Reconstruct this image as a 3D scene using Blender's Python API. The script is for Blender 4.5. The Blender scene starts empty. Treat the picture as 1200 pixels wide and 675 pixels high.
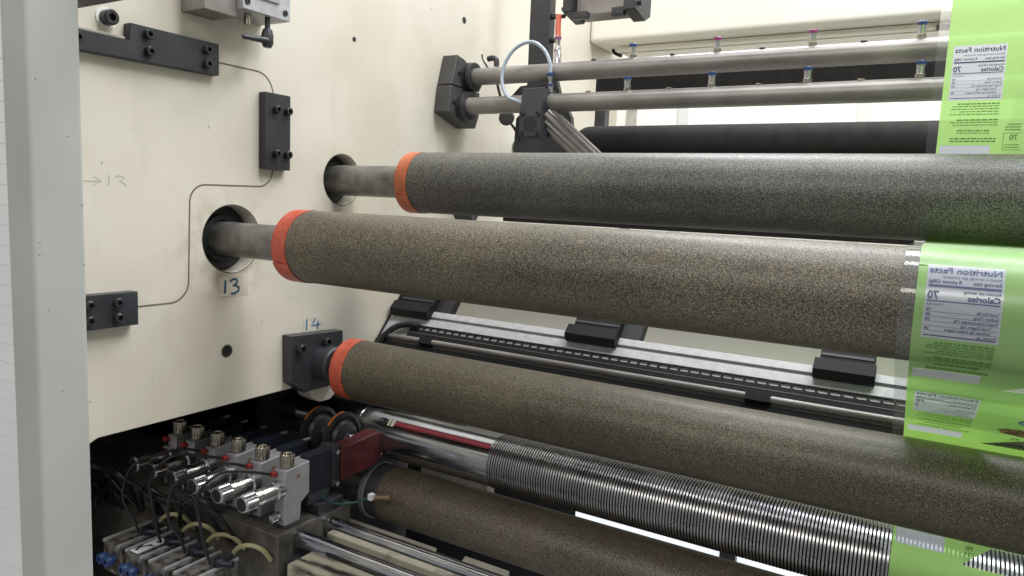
import bpy, bmesh, math, random
from mathutils import Vector, Matrix
random.seed(7)
sc = bpy.context.scene
COL = sc.collection
R = math.radians
# ------------------------------------------------------------------ camera
cam_d = bpy.data.cameras.new('camera')
cam = bpy.data.objects.new('camera', cam_d); COL.objects.link(cam)
cam_d.sensor_width = 36.0; cam_d.lens = 25.155
cam_d.clip_start = 0.05; cam_d.clip_end = 200
rot = Matrix(((0.8596666, -0.09726399, 0.50151078), (0.5089951, 0.07937373, -0.85710198), (0.04355838, 0.99208847, 0.11774183)))
cam.matrix_world = Matrix.Translation((1.3, 0.0, 1.4)) @ rot.to_4x4()
sc.camera = cam
# ------------------------------------------------------------------ light
W = bpy.data.worlds.new('World'); sc.world = W; W.use_nodes = True
W.node_tree.nodes['Background'].inputs[0].default_value = (0.86, 0.89, 0.93, 1)
W.node_tree.nodes['Background'].inputs[1].default_value = 0.33
def lamp(name, loc, target, sx, sy, watts, col=(1, 0.97, 0.92)):
    l = bpy.data.lights.new(name, 'AREA'); l.shape = 'RECTANGLE'; l.size = sx; l.size_y = sy; l.energy = watts; l.color = col
    o = bpy.data.objects.new(name, l); COL.objects.link(o); o.location = loc
    d = Vector(target) - Vector(loc); o.rotation_euler = d.to_track_quat('-Z', 'Y').to_euler()
    return o
lamp('overhead_light', (1.6, 2.3, 4.2), (1.0, 1.5, 1.2), 5.0, 0.5, 150, (0.93, 0.97, 1.0))
lamp('overhead_light', (0.9, -2.4, 3.3), (0.8, 1.8, 1.4), 3.6, 0.5, 60, (1.0, 0.96, 0.88))
lamp('overhead_light', (1.6, 1.1, 4.6), (1.2, 3.0, 1.8), 4.0, 0.6, 115, (0.98, 0.98, 1.0))
lamp('overhead_light', (1.6, 3.5, 4.4), (1.6, 4.2, 1.9), 4.5, 0.4, 85, (1, 0.98, 0.94))  # added, unseen; brightens the cream wall in the background
sc.view_settings.view_transform = 'Standard'; sc.view_settings.look = 'None'
sc.view_settings.exposure = 0.08; sc.view_settings.gamma = 1.0
sc.cycles.max_bounces = 8; sc.cycles.transparent_max_bounces = 12
# ------------------------------------------------------------------ materials
def mat(name, col, rough=0.5, metal=0.0, col2=None, scale=30, lo=0.4, hi=0.65, bump=0.0, bscale=None, detail=4, rvar=0.0, spec=0.5, coat=0.0, stretch=None):
    m = bpy.data.materials.new(name); m.use_nodes = True
    nt = m.node_tree; N = nt.nodes; L = nt.links
    b = N['Principled BSDF']
    b.inputs['Base Color'].default_value = (*col, 1); b.inputs['Roughness'].default_value = rough
    b.inputs['Metallic'].default_value = metal; b.inputs['Specular IOR Level'].default_value = spec
    if coat: b.inputs['Coat Weight'].default_value = coat; b.inputs['Coat Roughness'].default_value = 0.25
    tc = N.new('ShaderNodeTexCoord'); src = tc.outputs['Object']
    if stretch:
        mp = N.new('ShaderNodeMapping'); mp.inputs['Scale'].default_value = stretch; L.new(src, mp.inputs['Vector']); src = mp.outputs['Vector']
    if col2 is not None:
        n = N.new('ShaderNodeTexNoise'); n.inputs['Scale'].default_value = scale; n.inputs['Detail'].default_value = detail; L.new(src, n.inputs['Vector'])
        r = N.new('ShaderNodeValToRGB'); r.color_ramp.elements[0].position = lo; r.color_ramp.elements[1].position = hi
        r.color_ramp.elements[0].color = (*col, 1); r.color_ramp.elements[1].color = (*col2, 1)
        L.new(n.outputs['Fac'], r.inputs['Fac']); L.new(r.outputs['Color'], b.inputs['Base Color'])
        if rvar:
            mr = N.new('ShaderNodeMapRange'); mr.inputs['To Min'].default_value = rough - rvar; mr.inputs['To Max'].default_value = rough + rvar
            L.new(n.outputs['Fac'], mr.inputs['Value']); L.new(mr.outputs['Result'], b.inputs['Roughness'])
    if bump:
        n2 = N.new('ShaderNodeTexNoise'); n2.inputs['Scale'].default_value = bscale or scale; n2.inputs['Detail'].default_value = 3; L.new(src, n2.inputs['Vector'])
        bp = N.new('ShaderNodeBump'); bp.inputs['Strength'].default_value = bump; bp.inputs['Distance'].default_value = 0.002
        L.new(n2.outputs['Fac'], bp.inputs['Height']); L.new(bp.outputs['Normal'], b.inputs['Normal'])
    return m
def cork(name, dark, tan, tint, brown):
    # granular cork-filled rubber: fine pale grains in a dark binder, spiral joints, rubbed brown tracks and a slight polish
    m = bpy.data.materials.new(name); m.use_nodes = True
    nt = m.node_tree; N = nt.nodes; L = nt.links; b = N['Principled BSDF']
    tc = N.new('ShaderNodeTexCoord'); O = tc.outputs['Object']
    def noise(sc_, det, vec=None):
        n = N.new('ShaderNodeTexNoise'); n.inputs['Scale'].default_value = sc_; n.inputs['Detail'].default_value = det; L.new(vec or O, n.inputs['Vector']); return n.outputs['Fac']
    def math_(op, a, b_, c=None):
        n = N.new('ShaderNodeMath'); n.operation = op
        for k, v in enumerate((a, b_, c)):
            if v is None: continue
            if isinstance(v, (int, float)): n.inputs[k].default_value = v
            else: L.new(v, n.inputs[k])
        return n.outputs[0]
    def ramp(f, stops):
        r = N.new('ShaderNodeValToRGB'); e = r.color_ramp.elements
        e[0].position, e[0].color = stops[0][0], (*stops[0][1], 1); e[1].position, e[1].color = stops[-1][0], (*stops[-1][1], 1)
        for p_, c_ in stops[1:-1]: q = e.new(p_); q.color = (*c_, 1)
        L.new(f, r.inputs['Fac']); return r.outputs['Color']
    def mix(f, a, c_, mode='MIX'):
        n = N.new('ShaderNodeMix'); n.data_type = 'RGBA'; n.blend_type = mode
        if isinstance(f, float): n.inputs[0].default_value = f
        else: L.new(f, n.inputs[0])
        L.new(a, n.inputs[6])
        if isinstance(c_, tuple): n.inputs[7].default_value = (*c_, 1)
        else: L.new(c_, n.inputs[7])
        return n.outputs[2]
    v = N.new('ShaderNodeTexVoronoi'); v.inputs['Scale'].default_value = 1050; L.new(O, v.inputs['Vector'])
    sep = N.new('ShaderNodeSeparateColor'); L.new(v.outputs['Color'], sep.inputs['Color'])
    g = math_('MULTIPLY_ADD', sep.outputs[0], 0.30, noise(820, 1.5))
    mp = N.new('ShaderNodeMapping'); mp.inputs['Scale'].default_value = (0.5, 1.0, 1.0); L.new(O, mp.inputs['Vector'])
    big = noise(7, 6, mp.outputs['Vector'])
    g2 = math_('MULTIPLY_ADD', big, 0.22, g)
    col = ramp(g2, [(0.60, dark), (0.765, tint), (0.93, tan)])
    mp2 = N.new('ShaderNodeMapping'); mp2.inputs['Scale'].default_value = (14, 0.7, 0.7); L.new(O, mp2.inputs['Vector'])
    track = ramp(noise(2.2, 3, mp2.outputs['Vector']), [(0.50, (0, 0, 0)), (0.70, (1, 1, 1))])
    col = mix(math_('MULTIPLY', track, 0.35), col, mix(1.0, col, brown, 'MULTIPLY'))
    blot = ramp(noise(16, 3), [(0.66, (0, 0, 0)), (0.76, (1, 1, 1))])
    col = mix(math_('MULTIPLY', blot, 0.45), col, mix(1.0, col, (0.45, 0.43, 0.42), 'MULTIPLY'))
    sx = N.new('ShaderNodeSeparateXYZ'); L.new(O, sx.inputs[0])
    ang = math_('ARCTAN2', sx.outputs[2], sx.outputs[1])
    turn = math_('ADD', math_('MULTIPLY', sx.outputs[0], 4.2), math_('MULTIPLY', ang, 0.15915))
    jit = math_('MULTIPLY_ADD', noise(60, 2), 0.02, turn)
    fr_ = math_('FRACT', jit, None)
    line = math_('LESS_THAN', fr_, 0.006)
    col = mix(math_('MULTIPLY', line, 0.55), col, mix(1.0, col, (0.25, 0.24, 0.23), 'MULTIPLY'))
    L.new(col, b.inputs['Base Color'])
    rr = N.new('ShaderNodeMapRange'); rr.inputs['To Min'].default_value = 0.38; rr.inputs['To Max'].default_value = 0.56
    L.new(big, rr.inputs['Value']); L.new(rr.outputs['Result'], b.inputs['Roughness'])
    bp = N.new('ShaderNodeBump'); bp.inputs['Strength'].default_value = 0.22; bp.inputs['Distance'].default_value = 0.0006
    L.new(g, bp.inputs['Height']); L.new(bp.outputs['Normal'], b.inputs['Normal'])
    b.inputs['Coat Weight'].default_value = 0.10; b.inputs['Coat Roughness'].default_value = 0.30
    return m
def groove_mat(m, rad):
    # ground lands; near-black put into the grooves as shade, killing reflections between them
    nt = m.node_tree; N = nt.nodes; L = nt.links; b = N['Principled BSDF']; tc = [n for n in N if n.type == 'TEX_COORD'][0]
    mp = N.new('ShaderNodeMapping'); mp.inputs['Scale'].default_value = (0, 1, 1); L.new(tc.outputs['Object'], mp.inputs['Vector'])
    ln = N.new('ShaderNodeVectorMath'); ln.operation = 'LENGTH'; L.new(mp.outputs['Vector'], ln.inputs[0])
    gt = N.new('ShaderNodeMath'); gt.operation = 'GREATER_THAN'; gt.inputs[1].default_value = rad; L.new(ln.outputs['Value'], gt.inputs[0])
    mx = N.new('ShaderNodeMix'); mx.data_type = 'RGBA'; L.new(gt.outputs[0], mx.inputs[0]); mx.inputs[6].default_value = (0.022, 0.020, 0.018, 1)
    L.new(b.inputs['Base Color'].links[0].from_socket, mx.inputs[7]); L.new(mx.outputs[2], b.inputs['Base Color']); L.new(gt.outputs[0], b.inputs['Metallic'])
    sp = N.new('ShaderNodeMath'); sp.operation = 'MULTIPLY'; sp.inputs[1].default_value = 0.5; L.new(gt.outputs[0], sp.inputs[0]); L.new(sp.outputs[0], b.inputs['Specular IOR Level'])
    return m
def worn_frame():
    # cream enamel with grey-brown rub marks, fine scratches and specks of dirt
    m = mat('cream_paint', (0.60, 0.55, 0.45), 0.34, 0, (0.68, 0.635, 0.545), 3.0, 0.33, 0.62, 0.08, 60, 6, 0.07)
    nt = m.node_tree; N = nt.nodes; L = nt.links; b = N['Principled BSDF']; tc = [n for n in N if n.type == 'TEX_COORD'][0]; O = tc.outputs['Object']
    src = b.inputs['Base Color'].links[0].from_socket
    def layer(src, vec_scale, scale, det, lo, hi, amt, c):
        mp = N.new('ShaderNodeMapping'); mp.inputs['Scale'].default_value = vec_scale; L.new(O, mp.inputs['Vector'])
        n = N.new('ShaderNodeTexNoise'); n.inputs['Scale'].default_value = scale; n.inputs['Detail'].default_value = det; L.new(mp.outputs['Vector'], n.inputs['Vector'])
        r = N.new('ShaderNodeValToRGB'); e = r.color_ramp.elements; e[0].position = lo; e[0].color = (0, 0, 0, 1); e[1].position = hi; e[1].color = (amt, amt, amt, 1); L.new(n.outputs['Fac'], r.inputs['Fac'])
        mx = N.new('ShaderNodeMix'); mx.data_type = 'RGBA'; L.new(r.outputs['Color'], mx.inputs[0]); L.new(src, mx.inputs[6]); mx.inputs[7].default_value = (*c, 1); return mx.outputs[2]
    src = layer(src, (1, 1, 1), 5.5, 8, 0.54, 0.74, 0.22, (0.40, 0.35, 0.27))
    src = layer(src, (1, 2.4, 0.5), 9, 5, 0.60, 0.74, 0.16, (0.44, 0.40, 0.33))
    src = layer(src, (1, 0.12, 1), 90, 3, 0.70, 0.78, 0.35, (0.36, 0.32, 0.26))
    src = layer(src, (1, 1, 1), 60, 2, 0.735, 0.76, 0.6, (0.22, 0.19, 0.15))
    # grease wiped round the two bores
    for (cy, cz, r0, r1, amt) in ((0.367 - .012, 1.097 - .018, .070, .135, .65), (0.696, 1.239 - .006, .060, .098, .35)):
        vm = N.new('ShaderNodeVectorMath'); vm.operation = 'DISTANCE'; L.new(O, vm.inputs[0]); vm.inputs[1].default_value = (0, cy, cz)
        mr = N.new('ShaderNodeMapRange'); mr.inputs['From Min'].default_value = r0; mr.inputs['From Max'].default_value = r1; mr.inputs['To Min'].default_value = amt; mr.inputs['To Max'].default_value = 0; L.new(vm.outputs['Value'], mr.inputs['Value'])
        n = N.new('ShaderNodeTexNoise'); n.inputs['Scale'].default_value = 22; n.inputs['Detail'].default_value = 6; L.new(O, n.inputs['Vector'])
        r = N.new('ShaderNodeMapRange'); r.inputs['From Min'].default_value = 0.42; r.inputs['From Max'].default_value = 0.66; L.new(n.outputs['Fac'], r.inputs['Value'])
        ml = N.new('ShaderNodeMath'); ml.operation = 'MULTIPLY'; L.new(mr.outputs['Result'], ml.inputs[0]); L.new(r.outputs['Result'], ml.inputs[1])
        mx = N.new('ShaderNodeMix'); mx.data_type = 'RGBA'; L.new(ml.outputs[0], mx.inputs[0]); L.new(src, mx.inputs[6]); mx.inputs[7].default_value = (0.34, 0.28, 0.18, 1); src = mx.outputs[2]
    L.new(src, b.inputs['Base Color']); return m
M = {}
M['frame'] = worn_frame()
M['cream'] = mat('cream_panel_paint', (0.80, 0.77, 0.68), 0.45, 0, (0.84, 0.82, 0.75), 2.0, 0.35, 0.65)
M['beige'] = mat('soiled_beige_paint', (0.30, 0.28, 0.235), 0.5, 0, (0.42, 0.39, 0.33), 18, 0.35, 0.6)
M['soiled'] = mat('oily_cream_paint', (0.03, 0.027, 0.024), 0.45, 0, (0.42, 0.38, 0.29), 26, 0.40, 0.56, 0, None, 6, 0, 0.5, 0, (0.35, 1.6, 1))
M['post'] = mat('grey_green_paint', (0.40, 0.40, 0.378), 0.4, 0, (0.45, 0.45, 0.425), 6, 0.3, 0.7, 0.05, 120)
M['wallwhite'] = mat('white_wall', (0.82, 0.83, 0.83), 0.6, 0, (0.87, 0.87, 0.87), 5)
M['black'] = mat('black_oxide_steel', (0.022, 0.023, 0.027), 0.42, 0, (0.035, 0.036, 0.042), 14, 0.35, 0.65, 0.05, 200, 4, 0.06)
M['bolt'] = mat('black_bolt_steel', (0.035, 0.037, 0.042), 0.32, 0.5, (0.06, 0.06, 0.065), 150)
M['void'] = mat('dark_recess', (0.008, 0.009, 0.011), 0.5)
M['darkgrey'] = mat('dark_grey_block', (0.050, 0.048, 0.049), 0.5, 0, (0.066, 0.063, 0.063), 20)
M['steel'] = mat('brushed_grey_steel', (0.19, 0.175, 0.163), 0.42, 0.45, (0.31, 0.288, 0.27), 16, 0.3, 0.7, 0.06, 90, 6, 0.1, 0.5, 0, (0.5, 1, 1))
M['shaft'] = mat('dull_shaft_steel', (0.14, 0.135, 0.125), 0.42, 0.7, (0.26, 0.25, 0.23), 30, 0.35, 0.65, 0.05, 120, 6, 0.1)
M['darksteel'] = mat('dark_bore_lining', (0.016, 0.015, 0.015), 0.5, 0.0, (0.05, 0.048, 0.046), 18, 0.4, 0.65, 0, None, 4, 0, 0.25)  # near-black tone lining the bores, also on the knife rings
M['chrome'] = mat('ground_steel', (0.42, 0.43, 0.46), 0.17, 1.0, (0.54, 0.55, 0.58), 12, 0.35, 0.65, 0, None, 6, 0.07)
M['rings'] = mat('grooved_ring_steel', (0.31, 0.31, 0.325), 0.28, 1.0, (0.44, 0.435, 0.435), 16, 0.3, 0.7, 0, None, 5, 0.08)
M['nickel'] = mat('nickel_plate', (0.52, 0.52, 0.52), 0.27, 1.0, (0.64, 0.64, 0.63), 40)
M['brass'] = mat('dulled_brass', (0.36, 0.32, 0.25), 0.27, 1.0, (0.48, 0.44, 0.36), 60)
M['alu'] = mat('milled_aluminium', (0.37, 0.37, 0.375), 0.5, 0.3, (0.48, 0.48, 0.485), 55, 0.3, 0.7, 0.06, 150, 8, 0.08)
M['casting'] = mat('painted_aluminium', (0.30, 0.30, 0.305), 0.42, 0.2, (0.36, 0.36, 0.36), 30)
M['orange'] = mat('orange_vinyl_tape', (0.38, 0.095, 0.035), 0.42, 0, (0.49, 0.135, 0.05), 45, 0.35, 0.6, 0.1, 140)
M['redtape'] = mat('red_vinyl_tape', (0.36, 0.055, 0.030), 0.42, 0, (0.46, 0.082, 0.045), 45, 0.35, 0.6, 0.1, 140)
M['rednamel'] = mat('dark_red_enamel', (0.080, 0.014, 0.017), 0.42, 0, (0.11, 0.019, 0.021), 25)
M['redrule'] = mat('red_rule_tape', (0.19, 0.012, 0.022), 0.5)
M['redfit'] = mat('red_plastic', (0.24, 0.02, 0.02), 0.4)
M['blue'] = mat('blue_plastic', (0.02, 0.05, 0.16), 0.4)
M['navy'] = mat('navy_painted_box', (0.009, 0.011, 0.020), 0.45)
M['purple'] = mat('purple_plastic', (0.24, 0.04, 0.14), 0.35)
M['hose'] = mat('pale_blue_hose', (0.36, 0.43, 0.49), 0.2)
M['redhose'] = mat('coral_hose', (0.62, 0.14, 0.09), 0.3)
M['yellow'] = mat('pale_yellow_hose', (0.36, 0.33, 0.18), 0.45)
M['green'] = mat('dark_green_wire', (0.012, 0.05, 0.045), 0.4)
M['tube'] = mat('black_hose', (0.010, 0.011, 0.012), 0.28)
M['white'] = mat('white_plastic', (0.75, 0.76, 0.76), 0.5)
M['whitebar'] = mat('white_rail_paint', (0.80, 0.82, 0.86), 0.4)
M['brown'] = mat('brown_plug', (0.22, 0.13, 0.08), 0.5)
M['greyring'] = mat('grey_end_ring', (0.20, 0.20, 0.205), 0.4, 0, (0.26, 0.26, 0.26), 40)
M['oily'] = mat('oily_grey_base', (0.075, 0.067, 0.057), 0.38, 0.2, (0.15, 0.135, 0.118), 24, 0.35, 0.65, 0.05, 90, 6, 0.08)
M['darkroll'] = mat('dark_rubber', (0.011, 0.010, 0.010), 0.8, 0, (0.018, 0.016, 0.015), 30, 0.35, 0.65, 0.0, None, 4, 0, 0.2)
M['valve'] = mat('worn_valve_block', (0.07, 0.06, 0.05), 0.35, 0.3, (0.26, 0.24, 0.22), 45, 0.42, 0.62, 0, None, 5)
M['ink'] = mat('blue_marker_ink', (0.01, 0.06, 0.13), 0.5)
M['ink2'] = mat('teal_marker_ink', (0.03, 0.17, 0.30), 0.5)
M['faint'] = mat('faded_pencil', (0.50, 0.475, 0.42), 0.6)
M['tape'] = mat('aged_clear_tape', (0.55, 0.50, 0.40), 0.25, 0, (0.64, 0.59, 0.49), 40)
M['seam'] = mat('panel_seam_dark', (0.16, 0.13, 0.09), 0.7)
M['floor'] = mat('grey_concrete', (0.36, 0.36, 0.35), 0.6, 0, (0.44, 0.44, 0.43), 8)
M['label'] = None
M['labeltext'] = mat('navy_label_ink', (0.05, 0.07, 0.16), 0.5)
M['greentext'] = mat('dark_green_ink', (0.09, 0.22, 0.04), 0.5)
M['teal'] = mat('teal_ink', (0.06, 0.25, 0.25), 0.5)
M['nut'] = mat('brown_ink', (0.36, 0.24, 0.08), 0.5, 0, (0.10, 0.07, 0.03), 160, 0.45, 0.55)
M['corkA'] = cork('charcoal_cork_rubber', (0.014, 0.014, 0.013), (0.21, 0.205, 0.172), (0.028, 0.0275, 0.0245), (0.85, 0.78, 0.60))
M['corkB'] = cork('tan_cork_rubber', (0.016, 0.014, 0.010), (0.25, 0.21, 0.14), (0.027, 0.0235, 0.0175), (0.95, 0.76, 0.58))
M['corkC'] = cork('olive_cork_rubber', (0.012, 0.010, 0.007), (0.175, 0.145, 0.085), (0.0155, 0.013, 0.009), (0.95, 0.82, 0.62))
M['corkE'] = cork('brown_cork_rubber', (0.016, 0.013, 0.010), (0.26, 0.21, 0.145), (0.050, 0.041, 0.029), (0.95, 0.80, 0.65))
def clear_film():
    m = bpy.data.materials.new('clear_film'); m.use_nodes = True; N = m.node_tree.nodes; L = m.node_tree.links
    N.remove(N['Principled BSDF']); out = N['Material Output']
    t = N.new('ShaderNodeBsdfTransparent'); t.inputs[0].default_value = (0.93, 0.94, 0.95, 1)
    g = N.new('ShaderNodeBsdfGlossy'); g.inputs['Roughness'].default_value = 0.08
    d = N.new('ShaderNodeBsdfDiffuse'); d.inputs[0].default_value = (0.6, 0.63, 0.66, 1)
    lw = N.new('ShaderNodeLayerWeight'); lw.inputs['Blend'].default_value = 0.5
    fr = N.new('ShaderNodeMath'); fr.operation = 'POWER'; fr.inputs[1].default_value = 4.0; L.new(lw.outputs['Facing'], fr.inputs[0])
    a0 = N.new('ShaderNodeMath'); a0.operation = 'MULTIPLY_ADD'; a0.inputs[1].default_value = 0.7; a0.inputs[2].default_value = 0.045; L.new(fr.outputs[0], a0.inputs[0]); fr = a0
    m1 = N.new('ShaderNodeMixShader'); m1.inputs[0].default_value = 0.05; L.new(t.outputs[0], m1.inputs[1]); L.new(d.outputs[0], m1.inputs[2])
    m2 = N.new('ShaderNodeMixShader'); L.new(fr.outputs[0], m2.inputs[0]); L.new(m1.outputs[0], m2.inputs[1]); L.new(g.outputs[0], m2.inputs[2])
    L.new(m2.outputs[0], out.inputs[0]); return m
def label_ink():
    m = bpy.data.materials.new('white_label_ink'); m.use_nodes = True; N = m.node_tree.nodes; L = m.node_tree.links
    N.remove(N['Principled BSDF']); out = N['Material Output']
    t = N.new('ShaderNodeBsdfTransparent'); t.inputs[0].default_value = (0.85, 0.88, 0.92, 1)
    d = N.new('ShaderNodeBsdfDiffuse'); d.inputs[0].default_value = (0.68, 0.72, 0.80, 1)
    tr = N.new('ShaderNodeBsdfTranslucent'); tr.inputs[0].default_value = (0.75, 0.78, 0.84, 1)
    g = N.new('ShaderNodeBsdfGlossy'); g.inputs['Roughness'].default_value = 0.2
    a = N.new('ShaderNodeMixShader'); a.inputs[0].default_value = 0.42; L.new(d.outputs[0], a.inputs[1]); L.new(tr.outputs[0], a.inputs[2])
    b = N.new('ShaderNodeMixShader'); b.inputs[0].default_value = 0.86; L.new(t.outputs[0], b.inputs[1]); L.new(a.outputs[0], b.inputs[2])
    c = N.new('ShaderNodeMixShader'); c.inputs[0].default_value = 0.06; L.new(b.outputs[0], c.inputs[1]); L.new(g.outputs[0], c.inputs[2])
    L.new(c.outputs[0], out.inputs[0]); return m
def green_film():
    m = bpy.data.materials.new('green_printed_film'); m.use_nodes = True; N = m.node_tree.nodes; L = m.node_tree.links
    N.remove(N['Principled BSDF']); out = N['Material Output']
    t = N.new('ShaderNodeBsdfTransparent'); t.inputs[0].default_value = (0.55, 0.92, 0.40, 1)
    d = N.new('ShaderNodeBsdfDiffuse'); d.inputs[0].default_value = (0.47, 0.78, 0.30, 1)
    tr = N.new('ShaderNodeBsdfTranslucent'); tr.inputs[0].default_value = (0.50, 0.88, 0.18, 1)
    g = N.new('ShaderNodeBsdfGlossy'); g.inputs['Roughness'].default_value = 0.32
    lw = N.new('ShaderNodeLayerWeight'); lw.inputs['Blend'].default_value = 0.5
    fr = N.new('ShaderNodeMath'); fr.operation = 'POWER'; fr.inputs[1].default_value = 4.0; L.new(lw.outputs['Facing'], fr.inputs[0])
    a = N.new('ShaderNodeMixShader'); a.inputs[0].default_value = 0.5; L.new(d.outputs[0], a.inputs[1]); L.new(tr.outputs[0], a.inputs[2])
    b = N.new('ShaderNodeMixShader'); b.inputs[0].default_value = 0.88; L.new(t.outputs[0], b.inputs[1]); L.new(a.outputs[0], b.inputs[2])
    ad = N.new('ShaderNodeMath'); ad.operation = 'MULTIPLY_ADD'; ad.inputs[1].default_value = 0.5; ad.inputs[2].default_value = 0.05; L.new(fr.outputs[0], ad.inputs[0])
    tc = N.new('ShaderNodeTexCoord'); mp = N.new('ShaderNodeMapping'); mp.inputs['Scale'].default_value = (30, 5, 5); L.new(tc.outputs['Object'], mp.inputs['Vector'])
    nz = N.new('ShaderNodeTexNoise'); nz.inputs['Scale'].default_value = 1.0; nz.inputs['Detail'].default_value = 3; L.new(mp.outputs['Vector'], nz.inputs['Vector'])
    bp = N.new('ShaderNodeBump'); bp.inputs['Strength'].default_value = 0.5; bp.inputs['Distance'].default_value = 0.004; L.new(nz.outputs['Fac'], bp.inputs['Height'])
    L.new(bp.outputs['Normal'], g.inputs['Normal']); L.new(bp.outputs['Normal'], d.inputs['Normal'])
    c = N.new('ShaderNodeMixShader'); L.new(ad.outputs[0], c.inputs[0]); L.new(b.outputs[0], c.inputs[1]); L.new(g.outputs[0], c.inputs[2])
    L.new(c.outputs[0], out.inputs[0]); return m
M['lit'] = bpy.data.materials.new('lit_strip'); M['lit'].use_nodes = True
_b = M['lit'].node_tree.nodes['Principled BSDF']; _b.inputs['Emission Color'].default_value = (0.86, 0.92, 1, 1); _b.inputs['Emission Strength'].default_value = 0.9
M['clear'] = clear_film(); M['chain'] = mat('black_chain_nylon', (0.007, 0.007, 0.008), 0.6, 0, None, 30, .4, .65, 0, None, 4, 0, 0.25); M['film'] = green_film(); M['label'] = label_ink()
# ------------------------------------------------------------------ helpers
SITE = Matrix.Identity(4)      # placement of a sub-assembly that is drawn in its own frame
def thing(name, label, cat, loc=(0, 0, 0), group=None):
    loc = SITE @ Vector(loc)
    o = bpy.data.objects.new(name, None); COL.objects.link(o); o.empty_display_size = 0.05
    o.location = loc; o['label'] = label; o['category'] = cat
    if group: o['group'] = group
    return o
def root_loc(p):
    while p is not None and p.parent is not None: p = p.parent
    return Vector(p.location) if p is not None else Vector((0, 0, 0))
def obj(name, bm, m, parent=None, smooth=False, label=None):
    if SITE != Matrix.Identity(4): bmesh.ops.transform(bm, matrix=SITE, verts=bm.verts)
    off = root_loc(parent)
    if off.length: bmesh.ops.translate(bm, verts=bm.verts, vec=-off)
    bmesh.ops.recalc_face_normals(bm, faces=bm.faces)
    me = bpy.data.meshes.new(name); bm.to_mesh(me); bm.free()
    me.materials.append(m)
    if smooth:
        me.polygons.foreach_set('use_smooth', [True] * len(me.polygons))
        me.set_sharp_from_angle(angle=R(38))
    o = bpy.data.objects.new(name, me); COL.objects.link(o); o.parent = parent
    if label: o['label'] = label
    return o
def tag(o, label, cat, group=None):
    o['label'] = label; o['category'] = cat
    if group: o['group'] = group
    return o
def struct(o): o['kind'] = 'structure'; return o
def copy_tree(o, parent=None):
    c = o.copy(); COL.objects.link(c); c.parent = parent
    for ch in o.children: copy_tree(ch, c)
    return c
def nb(): return bmesh.new()
def box(bm, x0, x1, y0, y1, z0, z1, bev=0.0, mtx=None, seg=2):
    g = bmesh.ops.create_cube(bm, size=1.0); v = g['verts']
    bmesh.ops.scale(bm, verts=v, vec=(x1 - x0, y1 - y0, z1 - z0))
    bmesh.ops.translate(bm, verts=v, vec=((x0 + x1) / 2, (y0 + y1) / 2, (z0 + z1) / 2))
    if bev:
        es = list({e for q in v for e in q.link_edges})
        r = bmesh.ops.bevel(bm, geom=es, offset=bev, segments=seg, affect='EDGES', profile=0.6)
        v = list({q for f in r['faces'] for q in f.verts} | {q for q in v if q.is_valid})
    if mtx is not None: bmesh.ops.transform(bm, matrix=mtx, verts=v)
    return v
def frame_of(d):
    d = Vector(d).normalized(); a = Vector((0, 0, 1)) if abs(d.z) < 0.9 else Vector((0, 1, 0))
    u = d.cross(a).normalized(); w = d.cross(u).normalized(); return d, u, w
def lathe(bm, p0, d, prof, seg=32, cap=True, knurl=0.0):
    # prof: (distance along d, radius)
    p0 = Vector(p0); d, u, w = frame_of(d); rows = []
    for (t, r) in prof:
        row = []
        for k in range(seg):
            a = 2 * math.pi * k / seg; rr = r * (1 - knurl * (k % 2))
            row.append(bm.verts.new(p0 + d * t + (u * math.cos(a) + w * math.sin(a)) * rr))
        rows.append(row)
    for i in range(len(rows) - 1):
        for k in range(seg):
            q = (k + 1) % seg
            bm.faces.new((rows[i][k], rows[i][q], rows[i + 1][q], rows[i + 1][k]))
    if cap:
        bm.faces.new(rows[0][::-1]); bm.faces.new(rows[-1])
    return bm
def cyl(bm, p0, p1, r, seg=24, bev=0.0):
    p0 = Vector(p0); p1 = Vector(p1); L = (p1 - p0).length
    prof = [(0, r), (L, r)] if not bev else [(0, r - bev), (bev, r), (L - bev, r), (L, r - bev)]
    return lathe(bm, p0, p1 - p0, prof, seg)
def smooth_path(pts, n=6):
    pts = [Vector(p) for p in pts]; out = []
    for i in range(len(pts) - 1):
        a = pts[max(i - 1, 0)]; b = pts[i]; c = pts[i + 1]; d = pts[min(i + 2, len(pts) - 1)]
        for k in range(n):
            t = k / n
            out.append(0.5 * ((2 * b) + (-a + c) * t + (2 * a - 5 * b + 4 * c - d) * t * t + (-a + 3 * b - 3 * c + d) * t ** 3))
    out.append(pts[-1]); return out
def tube(bm, pts, r, seg=10, n=6):
    P = smooth_path(pts, n) if n else [Vector(p) for p in pts]; rows = []; prev = None
    for i, p in enumerate(P):
        d = (P[min(i + 1, len(P) - 1)] - P[max(i - 1, 0)]).normalized()
        if prev is None: _, u, w = frame_of(d)
        else:
            u = (prev - d * prev.dot(d)).normalized(); w = d.cross(u)
        prev = u
        rows.append([bm.verts.new(p + (u * math.cos(2 * math.pi * k / seg) + w * math.sin(2 * math.pi * k / seg)) * r) for k in range(seg)])
    for i in range(len(rows) - 1):
        for k in range(seg):
            q = (k + 1) % seg; bm.faces.new((rows[i][k], rows[i][q], rows[i + 1][q], rows[i + 1][k]))
    bm.faces.new(rows[0][::-1]); bm.faces.new(rows[-1]); return bm
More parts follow.
